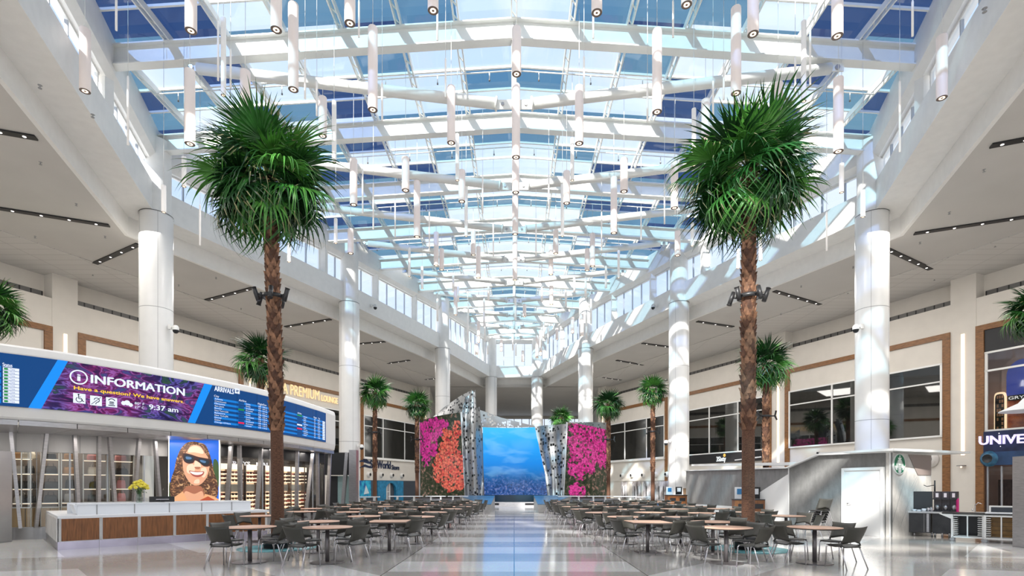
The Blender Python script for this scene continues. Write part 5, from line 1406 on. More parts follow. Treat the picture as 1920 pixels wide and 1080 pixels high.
# coffee counter
cb = mat('counter_black', (.05,.05,.052), .3, .5, var=.2, vs=4); ctop = mat('counter_top', (.62,.62,.61), .3)
cc = thing('coffee_counter', 'black steel coffee counter with pale top beside the white hoarding', 'counter', (0,0,0))
A = P(1692,912,17.2); A.z = 0; B = P(1745,912,16.7); B.z = 0; Cc = P(1778,912,18.2); Cc.z = 0
u1 = (B-A).normalized(); n1 = Vector((-u1.y,u1.x,0))
def Q(o_, s, v, z): return o_+u1*s+n1*v+Vector((0,0,z))
Lc = (B-A).length
def qbox(mb, s0, s1, v0, v1, z0, z1, m): mb.hexa([Q(A,s0,v0,z0),Q(A,s1,v0,z0),Q(A,s1,v1,z0),Q(A,s0,v1,z0),Q(A,s0,v0,z1),Q(A,s1,v0,z1),Q(A,s1,v1,z1),Q(A,s0,v1,z1)], m)
mb = MB(); qbox(mb, 0, Lc, 0, .7, .12, .74, cb); qbox(mb, Lc+.03, Lc+.55, .1, .7, .1, .74, cb); mb.build('cabinet', cc)
mb = MB(); qbox(mb, -.03, 2.3, -.05, .85, .74, .79, ctop); mb.build('countertop', cc)
mb = MB(); qbox(mb, Lc-.17, Lc-.16, -.005, 0, .15, .72, seam); qbox(mb, Lc-.10, Lc-.04, -.02, .0, .15, .72, bsteel); mb.build('door_edge', cc)
for s in (.08, .3, .75, 1.0, Lc+.1, Lc+.45):
    for v in (.08,):
        mb = MB(); p = Q(A,s,v,0); mb.tube([p,p+Vector((0,0,.13))], .028, bsteel, 8); mb.build('leg', cc)
m1 = thing('dark_screen', 'wide black panel standing on the coffee counter', 'panel', (0,0,0)); mb = MB(); qbox(mb, .22, .74, .25, .32, .82, 1.42, mat('panel_black', (.02,.02,.022), .3)); mb.build('panel_face', m1); mb = MB(); qbox(mb, .2, .76, .2, .4, .79, .82, darkm); mb.build('panel_foot', m1)
for k in range(3):
    s = .77+.2*k; t = thing('coffee_brewer', f'tall dark coffee brewer with a small lit display, {ordn(k+1)} from the left', 'coffee machine', (0,0,0), 0, 'coffee brewers')
    mb = MB(); qbox(mb, s, s+.19, .2, .6, .79, .84, darkm); qbox(mb, s, s+.19, .35, .6, .84, 1.42, mat('brewer_body', (.035,.02,.022), .3)); qbox(mb, s, s+.19, .16, .6, 1.2, 1.42, MATS['brewer_body']); mb.build('body', t)
    mb = MB(); qbox(mb, s+.06, s+.13, .15, .16, 1.24, 1.37, mat('brewer_display', (.5,.4,.4), .3, emis=.4)); mb.build('display', t)
    mb = MB(); p = Q(A,s+.095,.26,.84); mb.lathe([(0,0),(.05,0),(.055,.1),(.04,.16),(0,.16)], bsteel, 12, p); mb.build('pot', t)
for k, (s, v, w, h, c) in enumerate(((.3,.1,.09,.06,solid),(.42,.08,.12,.05,solid),(.55,.05,.10,.09,solid),(.66,.1,.09,.12,chrome),(.74,.06,.07,.14,chrome))):
    mb = MB(); p = Q(A,s,v,.79); mb.lathe([(0,0),(w*.5,0),(w*.6,h),(w*.5,h),(w*.42,.01),(0,.01)], c, 14, p); tag(mb.build('cup'), f'small {"white" if c is solid else "steel"} vessel, {ordn(k+1)} from the left on the coffee counter', 'cup', 'vessels on the coffee counter')
pl = thing('potted_plant', 'little green plant at the left end of the coffee counter', 'plant', Q(A,.1,.2,.79)); mb = MB(); mb.lathe([(0,0),(.06,0),(.07,.1),(0,.1)], darkm, 10); mb.build('pot', pl); mb = MB()
for i in range(26):
    a = rs.uniform(0,6.28); c = Vector((math.cos(a)*.09,math.sin(a)*.09,rs.uniform(.1,.34))); b_ = Vector((rs.uniform(-1,1),rs.uniform(-1,1),rs.uniform(-.3,.8))).normalized()*.06; e = b_.cross(Vector((0,0,1)))*.5; mb.add([c-b_,c+e,c+b_,c-e],[(0,1,2,3)],leafy)
mb.build('leaves', pl)
mb = MB(); p = Q(A,.78,.45,1.42); mb.tube([p,p+Vector((0,0,.35))], .02, black, 8); mb.tube([p+Vector((0,0,.2)),p+Vector((-.25,0,.16)),p+Vector((-.35,0,.2))], .012, black, 6); tag(mb.build('steam_arm'), 'black upright arm rising over the coffee brewers', 'arm')
mb = MB(); p = P(1795.5,963,16.4); mb.bar(p+Vector((0,0,-.03)),p+Vector((0,0,.47)),.05,.05,mat('magenta_plastic', (.75,.02,.22), .4)); mb.bar(p+Vector((-.8,0,.45)),p+Vector((0,0,.45)),.03,.03,darkm); tag(mb.build('magenta_post'), 'bright magenta post beside the coffee brewers', 'post')
mb = MB(); p = Q(A,1.75,.55,.79); mb.tube([p,p+Vector((0,0,.22)),p+Vector((.05,-.06,.29)),p+Vector((.1,-.12,.26))], .014, chrome, 8); mb.tube([p+Vector((-.08,0,.03)),p+Vector((-.08,0,.1))], .02, chrome, 8); tag(mb.build('faucet'), 'chrome faucet at the right end of the coffee counter', 'faucet')
# long serving counter with display case and drawer carts
E0 = P(1770,912,15.6); E0.z = 0; E1 = P(1897,912,14.6); E1.z = 0; ue = (E1-E0).normalized(); ne = Vector((-ue.y,ue.x,0)); LE = (E1-E0).length+.3
def ebox(mb, s0, s1, v0, v1, z0, z1, m): 
    f = lambda s, v, z: E0+ue*s+ne*v+Vector((0,0,z)); mb.hexa([f(s0,v0,z0),f(s1,v0,z0),f(s1,v1,z0),f(s0,v1,z0),f(s0,v0,z1),f(s1,v0,z1),f(s1,v1,z1),f(s0,v1,z1)], m)
sv = thing('serving_counter', 'long white-edged serving counter over the tray carts', 'counter', (0,0,0))
mb = MB(); ebox(mb, -.05, LE, -.02, .75, .79, .82, black); ebox(mb, .9, LE, -.04, .75, .82, .845, solid); mb.build('countertop', sv)
mb = MB(); ebox(mb, .1, LE, .7, .75, .1, .79, darkm); mb.build('back_panel', sv)
dc = thing('display_case', 'low dark glass display case with white frame on the serving counter', 'display case', (0,0,0))
mb = MB(); ebox(mb, 1.02, LE, .12, .5, .86, 1.0, mat('case_glass', (.012,.018,.03), .15)); mb.build('case_body', dc)
mb = MB(); ebox(mb, .98, LE, .1, .52, 1.0, 1.03, hw); ebox(mb, .98, 1.02, .1, .52, .846, 1.0, hw); ebox(mb, 1.02, LE, .1, .13, .846, .862, hw); mb.build('case_frame', dc)
def cart(s0, s1, v, lab, first):
    t = thing('tray_cart', lab, 'cart', (0,0,0), 0, 'white tray carts')
    mb = MB()
    for s in (s0, s1):
        for vv in (v, v+.5): ebox(mb, s-.025, s+.025, vv-.02, vv+.02, .1, .775, hw)
    for z in (.12,.75):
        for vv in (v, v+.5): ebox(mb, s0, s1, vv-.02, vv+.02, z-.02, z+.02, hw)
    ebox(mb, (s0+s1)/2-.015, (s0+s1)/2+.015, v-.01, v+.01, .12, .75, hw); mb.build('frame', t)
    for i in range(9):
        mb = MB(); z = .2+.06*i
        ebox(mb, s0+.02, s0+.12, v, v+.5, z-.008, z+.008, hw); ebox(mb, s1-.12, s1-.02, v, v+.5, z-.008, z+.008, hw); mb.build('runner', t)
    for s in (s0, s1):
        for vv in (v, v+.5):
            mb = MB(); c = E0+ue*s+ne*vv+Vector((0,0,.05)); mb.tube([c-ne*.02,c+ne*.02], .05, greym, 12); mb.bar(c,c+Vector((0,0,.06)),.02,.05,bsteel); mb.build('caster', t)
cart(.18, .86, .05, 'white tray cart on casters, left of the pair under the serving counter', 1); cart(.9, 1.58, -.05, 'white tray cart on casters, right of the pair under the serving counter', 0)
mb = MB(); f = [E0+ue*s+ne*-.0+Vector((0,0,z)) for s, z in ((-.12,.78),(.2,.78),(.2,.62))]; mb.prism(f, ne*.5, hw); tag(mb.build('counter_bracket'), 'white triangular bracket at the left end of the serving counter', 'bracket')
for k in range(2):
    mb = MB(); ebox(mb, .92+.33*k, 1.24+.33*k, .52, .68, .12, .76, mat('golden_wood', (.36,.19,.05), .4, var=.3, vs=5))
    for i in range(5): ebox(mb, .92+.33*k, 1.24+.33*k, .515, .52, .2+.12*i, .206+.12*i, darkm)
    tag(mb.build('drawer_unit'), f'golden wood drawer unit, {"left" if k==0 else "right"} of the two behind the tray cart', 'drawers', 'golden drawer units')
sh_ = thing('side_shelf', 'open white side shelf at the right end of the serving counter', 'shelf', (0,0,0))
for z in (.16,.36,.56):
    mb = MB(); ebox(mb, 1.64, LE, .0, .5, z, z+.03, hw); mb.build('shelf_board', sh_)
mb = MB(); ebox(mb, 1.62, 1.66, 0, .04, .1, .78, hw); mb.build('upright', sh_)
py2 = thing('grey_pylon', 'tall plain grey pylon at the right edge in front of the carts', 'pylon', (13.28,13.75,0))
mb = MB(); mb.box((.02,0,1.18), (.44,.5,2.36), greym); mb.build('pylon_body', py2); mb = MB(); mb.box((-.205,0,1.18), (.02,.46,2.32), bsteel); mb.build('side_plate', py2)
# waste stations
def bins(x, d, n, lab, rz):
    t = thing('waste_station', lab, 'waste bin', (x,d,0), rz)
    mb = MB(); mb.box((0,0,.5), (.62*n,.6,1.0), wood); mb.box((0,0,1.02), (.62*n+.04,.64,.04), darkm); mb.build('cabinet', t)
    for k in range(n):
        mb = MB(); mb.box((-.31*n+.31+.62*k,-.31,.75), (.36,.03,.2), black); mb.build('flap', t)
        mb = MB(); mb.box((-.31*n+.31+.62*k,.25,1.3), (.42,.03,.5), [solid,black][k%2]); mb.box((-.31*n+.31+.62*k,.225,1.36), (.24,.02,.24), [mat('sign_blue',(.03,.2,.45),.4),solid][k%2]); mb.build('sign_plate', t)
bins(9.95, 22.6, 2, 'walnut waste station with two sign plates against the side hoarding', -.2); bins(10.3, 34.0, 2, 'walnut waste station at the foot of the sunlit right column', .1)
mb = MB(); mb.box((EDGE[4][0]+.28,35.72,1.25), (.42,.04,.42), mat('brown_plate', (.19,.12,.07), .5)); tag(mb.build('notice_plate'), 'brown square notice plate on the right column above the waste bins', 'sign')
# ------------------------------------------------------------------ video sculpture
def vscreen(name, build):
    m = bpy.data.materials.new(name); m.use_nodes = True; nt = m.node_tree; b = nt.nodes['Principled BSDF']; L = nt.links.new
    tc = N(nt,'ShaderNodeTexCoord'); col, st = build(nt, L, tc)
    L(col, b.inputs['Emission Color']); b.inputs['Emission Strength'].default_value = st; b.inputs['Base Color'].default_value = (.012,.012,.012,1); b.inputs['Roughness'].default_value = .35; b.inputs['Specular IOR Level'].default_value = .25
    return m
def mixc(nt, L, f, a, b, bt='MIX'):
    n = N(nt,'ShaderNodeMix', data_type='RGBA', blend_type=bt)
    for s, q in (('Factor',f),('A',a),('B',b)):
        if isinstance(q, (int,float)): n.inputs[s].default_value = q
        elif isinstance(q, tuple): n.inputs[s].default_value = (*q,1)
        else: L(q, n.inputs[s])
    return n.outputs['Result']
def noise(nt, L, vec, sc, det=4, dist=0):
    n = N(nt,'ShaderNodeTexNoise'); n.inputs['Scale'].default_value = sc; n.inputs['Detail'].default_value = det; n.inputs['Distortion'].default_value = dist; L(vec, n.inputs['Vector']); return n.outputs['Fac']
def rmp(nt, L, f, stops, interp='LINEAR'):
    r = ramp(nt, stops, interp); L(f, r.inputs[0]); return r.outputs[0]
def mth(nt, L, op, a, b=None):
    n = N(nt,'ShaderNodeMath', operation=op)
    for i, q in enumerate((a, b)):
        if q is None: continue
        if isinstance(q, (int,float)): n.inputs[i].default_value = q
        else: L(q, n.inputs[i])
    return n.outputs[0]
def ocean(nt, L, tc):
    sx = N(nt,'ShaderNodeSeparateXYZ'); L(tc.outputs['Object'], sx.inputs[0]); z = sx.outputs[2]
    zn = mth(nt,L,'DIVIDE',mth(nt,L,'SUBTRACT',z,.9),5.5)
    base = rmp(nt,L,zn,[(.0,(.005,.05,.17)),(.22,(.004,.11,.33)),(.45,(.003,.21,.66)),(.75,(.01,.34,.86)),(1,(.04,.48,.88))])
    mp = N(nt,'ShaderNodeMapping'); mp.inputs['Scale'].default_value = (.5,.5,1.5); L(tc.outputs['Object'],mp.inputs[0])
    cl = rmp(nt,L,noise(nt,L,mp.outputs[0],1.0,2,.4),[(.52,(0,0,0)),(.66,(1,1,1))])
    c1 = mixc(nt,L,mth(nt,L,'MULTIPLY',cl,.20),base,(.35,.68,.90))
    reef = rmp(nt,L,noise(nt,L,tc.outputs['Object'],5.5,6,.6),[(.36,(.004,.025,.11)),(.5,(.01,.07,.26)),(.57,(.04,.09,.28)),(.64,(.16,.19,.40)),(.72,(.03,.09,.28))])
    top = mth(nt,L,'ADD',mth(nt,L,'MULTIPLY',noise(nt,L,tc.outputs['Object'],.9,3),.22),.10)
    fk = rmp(nt,L,mth(nt,L,'SUBTRACT',mth(nt,L,'ADD',top,.5),zn),[(.38,(0,0,0)),(.60,(1,1,1))])
    return mixc(nt,L,fk,c1,reef), 1.15
def flowers(c_a, c_b, split):
    def f(nt, L, tc):
        v = tc.outputs['Object']
        vo = N(nt,'ShaderNodeTexVoronoi'); vo.inputs['Scale'].default_value = 6.5; vo.inputs['Randomness'].default_value = 1
        wv = N(nt,'ShaderNodeVectorMath', operation='ADD'); nn = N(nt,'ShaderNodeTexNoise'); nn.inputs['Scale'].default_value = 7; L(v,nn.inputs['Vector'])
        sc_ = N(nt,'ShaderNodeVectorMath', operation='SCALE'); sc_.inputs['Scale'].default_value = .12; L(nn.outputs['Color'],sc_.inputs[0]); L(v,wv.inputs[0]); L(sc_.outputs[0],wv.inputs[1]); L(wv.outputs[0],vo.inputs['Vector'])
        sx = N(nt,'ShaderNodeSeparateXYZ'); L(v,sx.inputs[0]); x, z = sx.outputs[0], sx.outputs[2]
        big = mth(nt,L,'ADD',mth(nt,L,'MULTIPLY',noise(nt,L,v,.6,3,.5),.45),mth(nt,L,'MULTIPLY',noise(nt,L,v,2.2,5,.3),.55))
        rnd_ = N(nt,'ShaderNodeSeparateColor'); L(vo.outputs['Color'],rnd_.inputs[0])
        bg = rmp(nt,L,noise(nt,L,v,4.5,6,.4),[(.3,(.006,.012,.004)),(.48,(.02,.035,.012)),(.58,(.09,.075,.05)),(.68,(.42,.22,.17))])
        def cluster(cols, mask):
            pet = rmp(nt,L,rnd_.outputs[0],[(0,cols[0]),(.5,cols[1]),(1,cols[2])])
            sh = rmp(nt,L,vo.outputs['Distance'],[(.0,(1.25,1.25,1.25)),(.55,(.8,.8,.8)),(.9,(.22,.2,.22))])
            return mixc(nt,L,1.0,pet,sh,'MULTIPLY'), mask
        ca, ma = cluster(c_a[0], None); 
        m1 = split(nt,L,x,z,big,'a'); hole = mth(nt,L,'GREATER_THAN',rnd_.outputs[1],.12)
        out = mixc(nt,L,mth(nt,L,'MULTIPLY',m1,hole),bg,ca)
        if c_b:
            cb_, _ = cluster(c_b[0], None); m2 = split(nt,L,x,z,big,'b'); out = mixc(nt,L,mth(nt,L,'MULTIPLY',m2,hole),out,cb_)
        return out, .72
    return f
# blobs in the plane of each screen: (x, z, radius x, radius z)
def blobs(lst):
    def g(nt, L, x, z, big):
        acc = None
        for (cx, cz_, rx, rz) in lst:
            dx = mth(nt,L,'DIVIDE',mth(nt,L,'SUBTRACT',x,cx),rx); dz = mth(nt,L,'DIVIDE',mth(nt,L,'SUBTRACT',z,cz_),rz)
            d = mth(nt,L,'ADD',mth(nt,L,'MULTIPLY',dx,dx),mth(nt,L,'MULTIPLY',dz,dz)); acc = d if acc is None else mth(nt,L,'MINIMUM',acc,d)
        return mth(nt,L,'LESS_THAN',mth(nt,L,'ADD',acc,mth(nt,L,'MULTIPLY',mth(nt,L,'SUBTRACT',big,.5),4.6)),1.0)
    return g
DS = 42.0
def X_(px, d=DS): return (px-CX)/F*d
def Z_(y, d=DS): return H+(HY-y)/F*d
MAG = [(.62,.012,.25),(.85,.05,.40),(.40,.006,.20)]; COR = [(.95,.12,.08),(1.0,.26,.16),(.66,.03,.05)]; PNK = [(.80,.02,.30),(1.0,.08,.45),(.45,.005,.16)]
LA = blobs([(X_(803),Z_(808),.95,.9),(X_(822),Z_(806),.9,.8),(X_(797),Z_(845),.5,1.3),(X_(812),Z_(838),.55,.8)]); LBb = blobs([(X_(846),Z_(845),.8,1.5),(X_(838),Z_(880),.95,1.2),(X_(860),Z_(880),.8,1.6),(X_(848),Z_(905),.8,.7),(X_(862),Z_(815),.4,1.0)])
RA = blobs([(X_(1085),Z_(815),1.0,.9),(X_(1115),Z_(820),1.2,.9),(X_(1100),Z_(845),1.5,1.1),(X_(1130),Z_(848),.7,1.2),(X_(1080),Z_(875),.85,1.0),(X_(1100),Z_(870),.6,.8),(X_(1075),Z_(918),.62,.55),(X_(1085),Z_(925),.4,.6)])
m_oc = vscreen('ocean_video', ocean)
m_fl = vscreen('bougainvillea_video', flowers((MAG,),(COR,),lambda nt,L,x,z,big,k: (LA if k=='a' else LBb)(nt,L,x,z,big)))
m_fr = vscreen('pink_flower_video', flowers((PNK,),None,lambda nt,L,x,z,big,k: RA(nt,L,x,z,big)))
def patch(mb, lf, rt, nz, nx, m, z0, z1, wave=None, th=.0, back=None):   # lf(t), rt(t): Vector at height param
    vs = []
    for j in range(nz+1):
        t = j/nz; a, b = lf(t), rt(t)
        for i in range(nx+1):
            u = i/nx; p = a.lerp(b,u)
            if wave: p.y += wave(u,t)
            vs.append(p)
    k = nx+1; fs = [(j*k+i,j*k+i+1,(j+1)*k+i+1,(j+1)*k+i) for j in range(nz) for i in range(nx)]
    mb.add(vs, fs, m, True)
    if th:
        bk = [v+Vector((0,th,0)) for v in vs]; mb.add(bk, [f[::-1] for f in fs], back or m, True)
        e = []
        for i in range(nx): e += [(i,i+1), (nz*k+i+1,nz*k+i)]
        for j in range(nz): e += [((j+1)*k,j*k), (j*k+nx,(j+1)*k+nx)]
        o = len(vs); mb.add(vs+bk, [(b,a,a+o,b+o) for a, b in e], back or m)
def pl(pts):   # piecewise curve through (px, py, d) from bottom to top, t by index
    q = [P(*p) for p in pts]
    def f(t):
        s = t*(len(q)-1); i = min(int(s), len(q)-2); return q[i].lerp(q[i+1], s-i)
    return f
bc = thing('ocean_video_screen', 'tall blue underwater video screen at the end of the aisle', 'screen', (0,0,0))
mb = MB(); patch(mb, pl([(908,928,42.4),(906,865,42.4),(905,801,42.4)]), pl([(1026,928,42.4),(1022,890,42.4),(1013,848,42.4),(1003,801,42.4)]), 12, 8, m_oc, 0, 0, lambda u,t: .5*math.sin(u*PI), .12, black); mb.build('display_panel', bc)
mb = MB(); a, b = P(908,928,42.3), P(1026,928,42.3); mb.hexa([(a.x,42.2,.35),(b.x,42.2,.35),(b.x,43,.35),(a.x,43,.35),(a.x,42.2,.9),(b.x,42.2,.9),(b.x,43,.9),(a.x,43,.9)], mat('dark_glass', (.01,.035,.06), .15)); mb.build('lower_glass', bc)
mb = MB(); mb.hexa([(X_(904),41.4,0),(X_(1028),41.4,0),(X_(1028),43,0),(X_(904),43,0),(X_(904),41.5,.36),(X_(1028),41.5,.36),(X_(1028),43,.36),(X_(904),43,.36)], bsteel)
for x in (924,996): mb.bar((X_(x)-.5,41.44,.2),(X_(x)+.5,41.44,.2),.02,.16,black,up=Vector((0,0,1)))
mb.build('plinth', bc)
def flscreen(lab, tl, tr, br, bl, dl, dr_, m, bul):
    t = thing('flower_video_screen', lab, 'screen', (0,0,0), 0, 'flower screens')
    mb = MB(); patch(mb, pl([(bl[0],bl[1],dl),(tl[0],tl[1],dl)]), pl([(br[0],br[1],dr_),(tr[0],tr[1],dr_)]), 8, 12, m, 0, 0, lambda u,tt: -bul*math.sin(u*PI), .14, black); mb.build('display_panel', t)
    mb = MB()
    for c0, c1, d in ((bl,tl,dl),(br,tr,dr_)):
        mb.bar(P(c0[0],c0[1],d), P(c1[0],c1[1],d), .12, .2, mat('silver_frame', (.62,.63,.64), .35, .6), up=Vector((0,1,0)))
    mb.build('edge_frame', t)
    mb = MB(); patch(mb, pl([(bl[0],bl[1]+12,dl-.1),(bl[0],bl[1],dl)]), pl([(br[0],br[1]+12,dr_-.1),(br[0],br[1],dr_)]), 2, 12, black, 0, 0, lambda u,tt: -bul*math.sin(u*PI), .14, black); mb.build('base_skirt', t)
flscreen('curved screen of magenta and coral blossoms left of the blue screen', (786,789),(865,773),(873,930),(787,932), 42.6, 40.2, m_fl, .5)
flscreen('curved screen of hot pink blossoms right of the blue screen', (1063,792),(1141,807),(1141,933),(1056,931), 40.2, 42.6, m_fr, .5)
def perf():
    m = bpy.data.materials.new('perforated_metal'); m.use_nodes = True; nt = m.node_tree; b = nt.nodes['Principled BSDF']; L = nt.links.new; out = nt.nodes['Material Output']
    tc = N(nt,'ShaderNodeTexCoord'); mp = N(nt,'ShaderNodeMapping'); mp.inputs['Scale'].default_value = (1,.4,.8); L(tc.outputs['Object'],mp.inputs[0])
    vo = N(nt,'ShaderNodeTexVoronoi', distance='CHEBYCHEV'); vo.inputs['Scale'].default_value = 5.6; L(mp.outputs[0],vo.inputs['Vector'])
    sc_ = N(nt,'ShaderNodeSeparateColor'); L(vo.outputs['Color'],sc_.inputs[0])
    r = mth(nt,L,'MULTIPLY',sc_.outputs[0],.46); hole = mth(nt,L,'LESS_THAN',vo.outputs['Distance'],r)
    b.inputs['Base Color'].default_value = (.34,.35,.36,1); b.inputs['Metallic'].default_value = .8; b.inputs['Roughness'].default_value = .38
    tr = N(nt,'ShaderNodeBsdfTransparent'); mx = N(nt,'ShaderNodeMixShader'); L(hole,mx.inputs[0]); L(b.outputs[0],mx.inputs[1]); L(tr.outputs[0],mx.inputs[2]); L(mx.outputs[0],out.inputs[0])
    return m
pf = perf(); backf = mat('fin_core', (.05,.055,.06), .6)
def fin(lab, parts):
    t = thing('metal_fin', lab, 'sculpture', (0,0,0), 0, 'perforated metal fins')
    for lf, rt, wv in parts:
        mb = MB(); patch(mb, pl(lf), pl(rt), 14, 12, pf, 0, 0, wv); mb.build('perforated_skin', t)
        mb = MB(); patch(mb, lambda t_: pl(lf)(t_)+Vector((.03,.28,-.03)), lambda t_: pl(rt)(t_)+Vector((-.03,.28,-.03)), 14, 12, backf, 0, 0, wv); mb.build('inner_core', t)
fold = lambda n, a: (lambda u, t: a*math.sin(u*PI*n))
fin('tall silver perforated fin sweeping to a point left of the blue screen',
    [([(873,945,39.8),(871,900,39.8),(868,850,39.9),(866,800,40),(866,772,40.2),(874,742,40.6)], [(897,948,39.6),(896,900,39.8),(893,850,39.9),(892,800,40),(893,770,40.2),(891,731,40.6)], fold(2,.25)),
     ([(897,948,39.6),(895,900,39.9),(893,850,40.2),(891,800,40.6),(893,765,41)], [(907,946,39.4),(906,900,41),(905,850,41.5),(904,800,41.8),(899,762,41.6)], fold(1,.2))])
fin('silver perforated crest arching above the left flower screen',
    [([(808,788,42.8),(866,774,41.4)], [(812,777,43),(891,731,41.4)], None),
     ([(812,782,43),(866,775,41.5),(872,774,41.3)], [(832,764,43),(862,743,41.8),(885,731,41.3)], None)][1:])
mb = MB(); patch(mb, pl([(897,801,44.4),(950,801,44.6),(1003,801,44.8)]), pl([(896,767,44.4),(940,783,44.6),(1003,799,44.8)]), 14, 12, pf, 0, 0, None); mb.build('lattice_crest', bc)
if False: fin('x', [([(897,801,44.4),(950,801,44.6),(1003,801,44.8)], [(896,767,44.4),(940,783,44.6),(1003,799,44.8)], None)])
fin('silver perforated folded fin right of the blue screen',
    [([(1029,947,39.8),(1026,928,40.6),(1022,890,41.4),(1013,848,41.8),(1003,799,42)], [(1054,945,39.8),(1056,928,40),(1058,890,40),(1060,848,40.1),(1062,795,40.1)], fold(4,.16))])
fin('low perforated crest behind the right flower screen', [([(1066,793,42.4),(1139,808,43)], [(1066,791,42.4),(1137,792,43)], None)])
# ramps / bench blocks each side of the aisle end
bl_m = mat('bench_blue', (.03,.12,.24), .3); st_m = mat('bench_stone', (.36,.35,.34), .5, var=.1)
for sgn, lab in ((-1,'left'),(1,'right')):
    t = thing('planter_bench', f'stone bench block with blue sloping rim at the {lab} end of the aisle', 'bench', (0,0,0), 0, 'stone bench blocks')
    x0 = {-1:(905,921),1:(1008,1030)}[sgn]
    xa, xb = sorted((X_(x0[0],31.6), X_(x0[1],31.6)))
    mb = MB(); ou = sgn*.1
    mb.hexa([(xa+.1,31.6,0),(xb-.1,31.6,0),(xb+(1.6 if sgn>0 else 0),37.5,0),(xa-(1.6 if sgn<0 else 0),37.5,0),(xa,31.5,.5),(xb,31.5,.5),(xb+(2.0 if sgn>0 else 0),37.6,.9),(xa-(2.0 if sgn<0 else 0),37.6,.9)], st_m); mb.build('stone_block', t)
    mb = MB(); 
    inn = xb if sgn < 0 else xa; o2 = xa if sgn < 0 else xb
    mb.prism([(xa,31.5,.505),(xb,31.5,.505),(xb+(2.0 if sgn>0 else 0),37.6,.905),(xa-(2.0 if sgn<0 else 0),37.6,.905)], (0,0,.03), bl_m); mb.build('blue_rim', t)
# stone bank before the screens
for sgn, lab in ((-1,'left'),(1,'right')):
    mb = MB(); xs = sorted((X_({-1:905,1:1030}[sgn],38.6), X_({-1:770,1:1160}[sgn],38.6)))
    mb.hexa([(xs[0],38.2,0),(xs[1],38.2,0),(xs[1],39.4,0),(xs[0],39.4,0),(xs[0],38.6,.62),(xs[1],38.6,.62),(xs[1],39.4,.7),(xs[0],39.4,.7)], mat('dark_rock', (.07,.075,.085), .7, var=.6, vs=3)); tag(mb.build('stone_bank'), f'low dark stone bank before the {lab} flower screen', 'bank', 'stone banks')
# white bar tables
for i, (a, b, d, lab) in enumerate(((675,711,34.5,'white bar-height table before the blue shop on the left'),(730,792,36.5,'white bar-height table between the left palms'),(799,836,36.8,'white bar-height table before the left half of the left flower screen'),(840,878,36.8,'white bar-height table before the right half of the left flower screen'),(1046,1098,36.8,'white bar-height table before the left half of the right flower screen'),(1101,1146,36.8,'white bar-height table before the right half of the right flower screen'),(1150,1191,36,'white bar-height table right of the flower screens'),(1194,1218,34.5,'white bar-height table before the mural panels'))):
    t = thing('bar_table', lab, 'table', (0,0,0), 0, 'white bar tables')
    xa, xb = X_(a,d), X_(b,d); mb = MB(); mb.box(((xa+xb)/2,d,.90), (xb-xa,.5,.05), solid); mb.build('tabletop', t)
    for f in (.25,.75):
        mb = MB(); mb.box((lerp(xa,xb,f),d,.44), (.09,.3,.88), framew); mb.build('post', t)
for i, (x, d) in enumerate(((-9.0,33.2),(-7.2,34.2),(-6.5,33),(7.6,33.2),(6.3,33.6),(8.9,34))):
    t = thing('lounge_stool', f'low blue stool, {ordn(i+1)} from the left behind the cafe tables', 'stool', (x,d,0), 0, 'blue stools')
    mb = MB(); mb.lathe([(0,0),(.3,0),(.36,.38),(.36,.46),(.33,.5),(0,.5)], mat('stool_blue', (.03,.10,.26), .5), 18); mb.build('stool_body', t)

# ------------------------------------------------------------------ ceiling fittings
def ceil_pt(x, y): d = (CZ-H)*F/(HY-y); return Vector(((x-CX)/F*d, d, CZ))
for i, (x0,y0,x1,y1) in enumerate(((-70,233,68,257),(-120,371,205,422),(178,493,260,457),(387,562,475,539),(535,612,620,598),(673,644,722,640),(727,681,768,675),(797,711,829,708),
    (1858,272,1990,247),(1714,437,2040,388),(1663,466,1745,504),(1452,545,1538,570),(1307,602,1375,612),(1204,643,1256,650),(1156,675,1206,684),(1130,707,1165,712))):
    a, b = ceil_pt(x0,y0), ceil_pt(x1,y1); L = (b-a).length; u = (b-a)/L
    t = thing('linear_downlight', f'slim black slot of downlights in the {"left" if x0<964 else "right"} ceiling, {ordn((i%8)+1)} from the camera', 'ceiling light', (0,0,0), 0, 'slot downlights')
    mb = MB(); mb.bar(a+Vector((0,0,-.03)), b+Vector((0,0,-.03)), .26, .055, black); mb.build('housing', t)
    k = min(7, max(3, int(L/.9)))
    for q in range(k):
        p = a+u*(L*(q+.5)/k)+Vector((0,0,-.06)); mb = MB(); mb.lathe([(0,-.005),(.05,-.004),(.055,.0)], whiteled, 8, p); mb.build('spot', t)
for i, (x,y) in enumerate(((75,160),(143,382),(76,304),(66,443),(174,215),(197,443),(335,534),(405,520),(452,578),(174,514),(1845,318),(1780,398),(1866,460),(1725,454),(1502,536),(1590,548),(1846,16),(1464,588),(1752,523),(1600,500))):
    p = ceil_pt(x,y); t = thing('ceiling_sprinkler', f'tiny ceiling sprinkler, {ordn((i%10)+1)} of the {"left" if i<10 else "right"} ceiling', 'sprinkler', p, 0, 'ceiling sprinklers')
    mb = MB(); mb.lathe([(0,-.09),(.05,-.09),(.05,-.08),(.015,-.07),(.02,-.01),(.06,0)], seam, 8); mb.build('sprinkler_head', t)
def seccam(p, n_, lab):
    t = thing('security_camera', lab, 'camera', p, 0, 'white dome cameras'); n_ = n_.normalized()
    mb = MB(); mb.box(n_*.03, (.14,.14,.2), framew); mb.bar(n_*.03,n_*.32,.07,.07,framew); mb.build('bracket', t)
    mb = MB(); c = n_*.34; mb.lathe([(0,.06),(.08,.05),(.13,-.04),(.14,-.16)], framew, 14, c); mb.build('housing', t)
    mb = MB(); mb.lathe([(.13,-.16),(.11,-.25),(.06,-.30),(0,-.31)], black, 14, c); mb.build('dome', t)
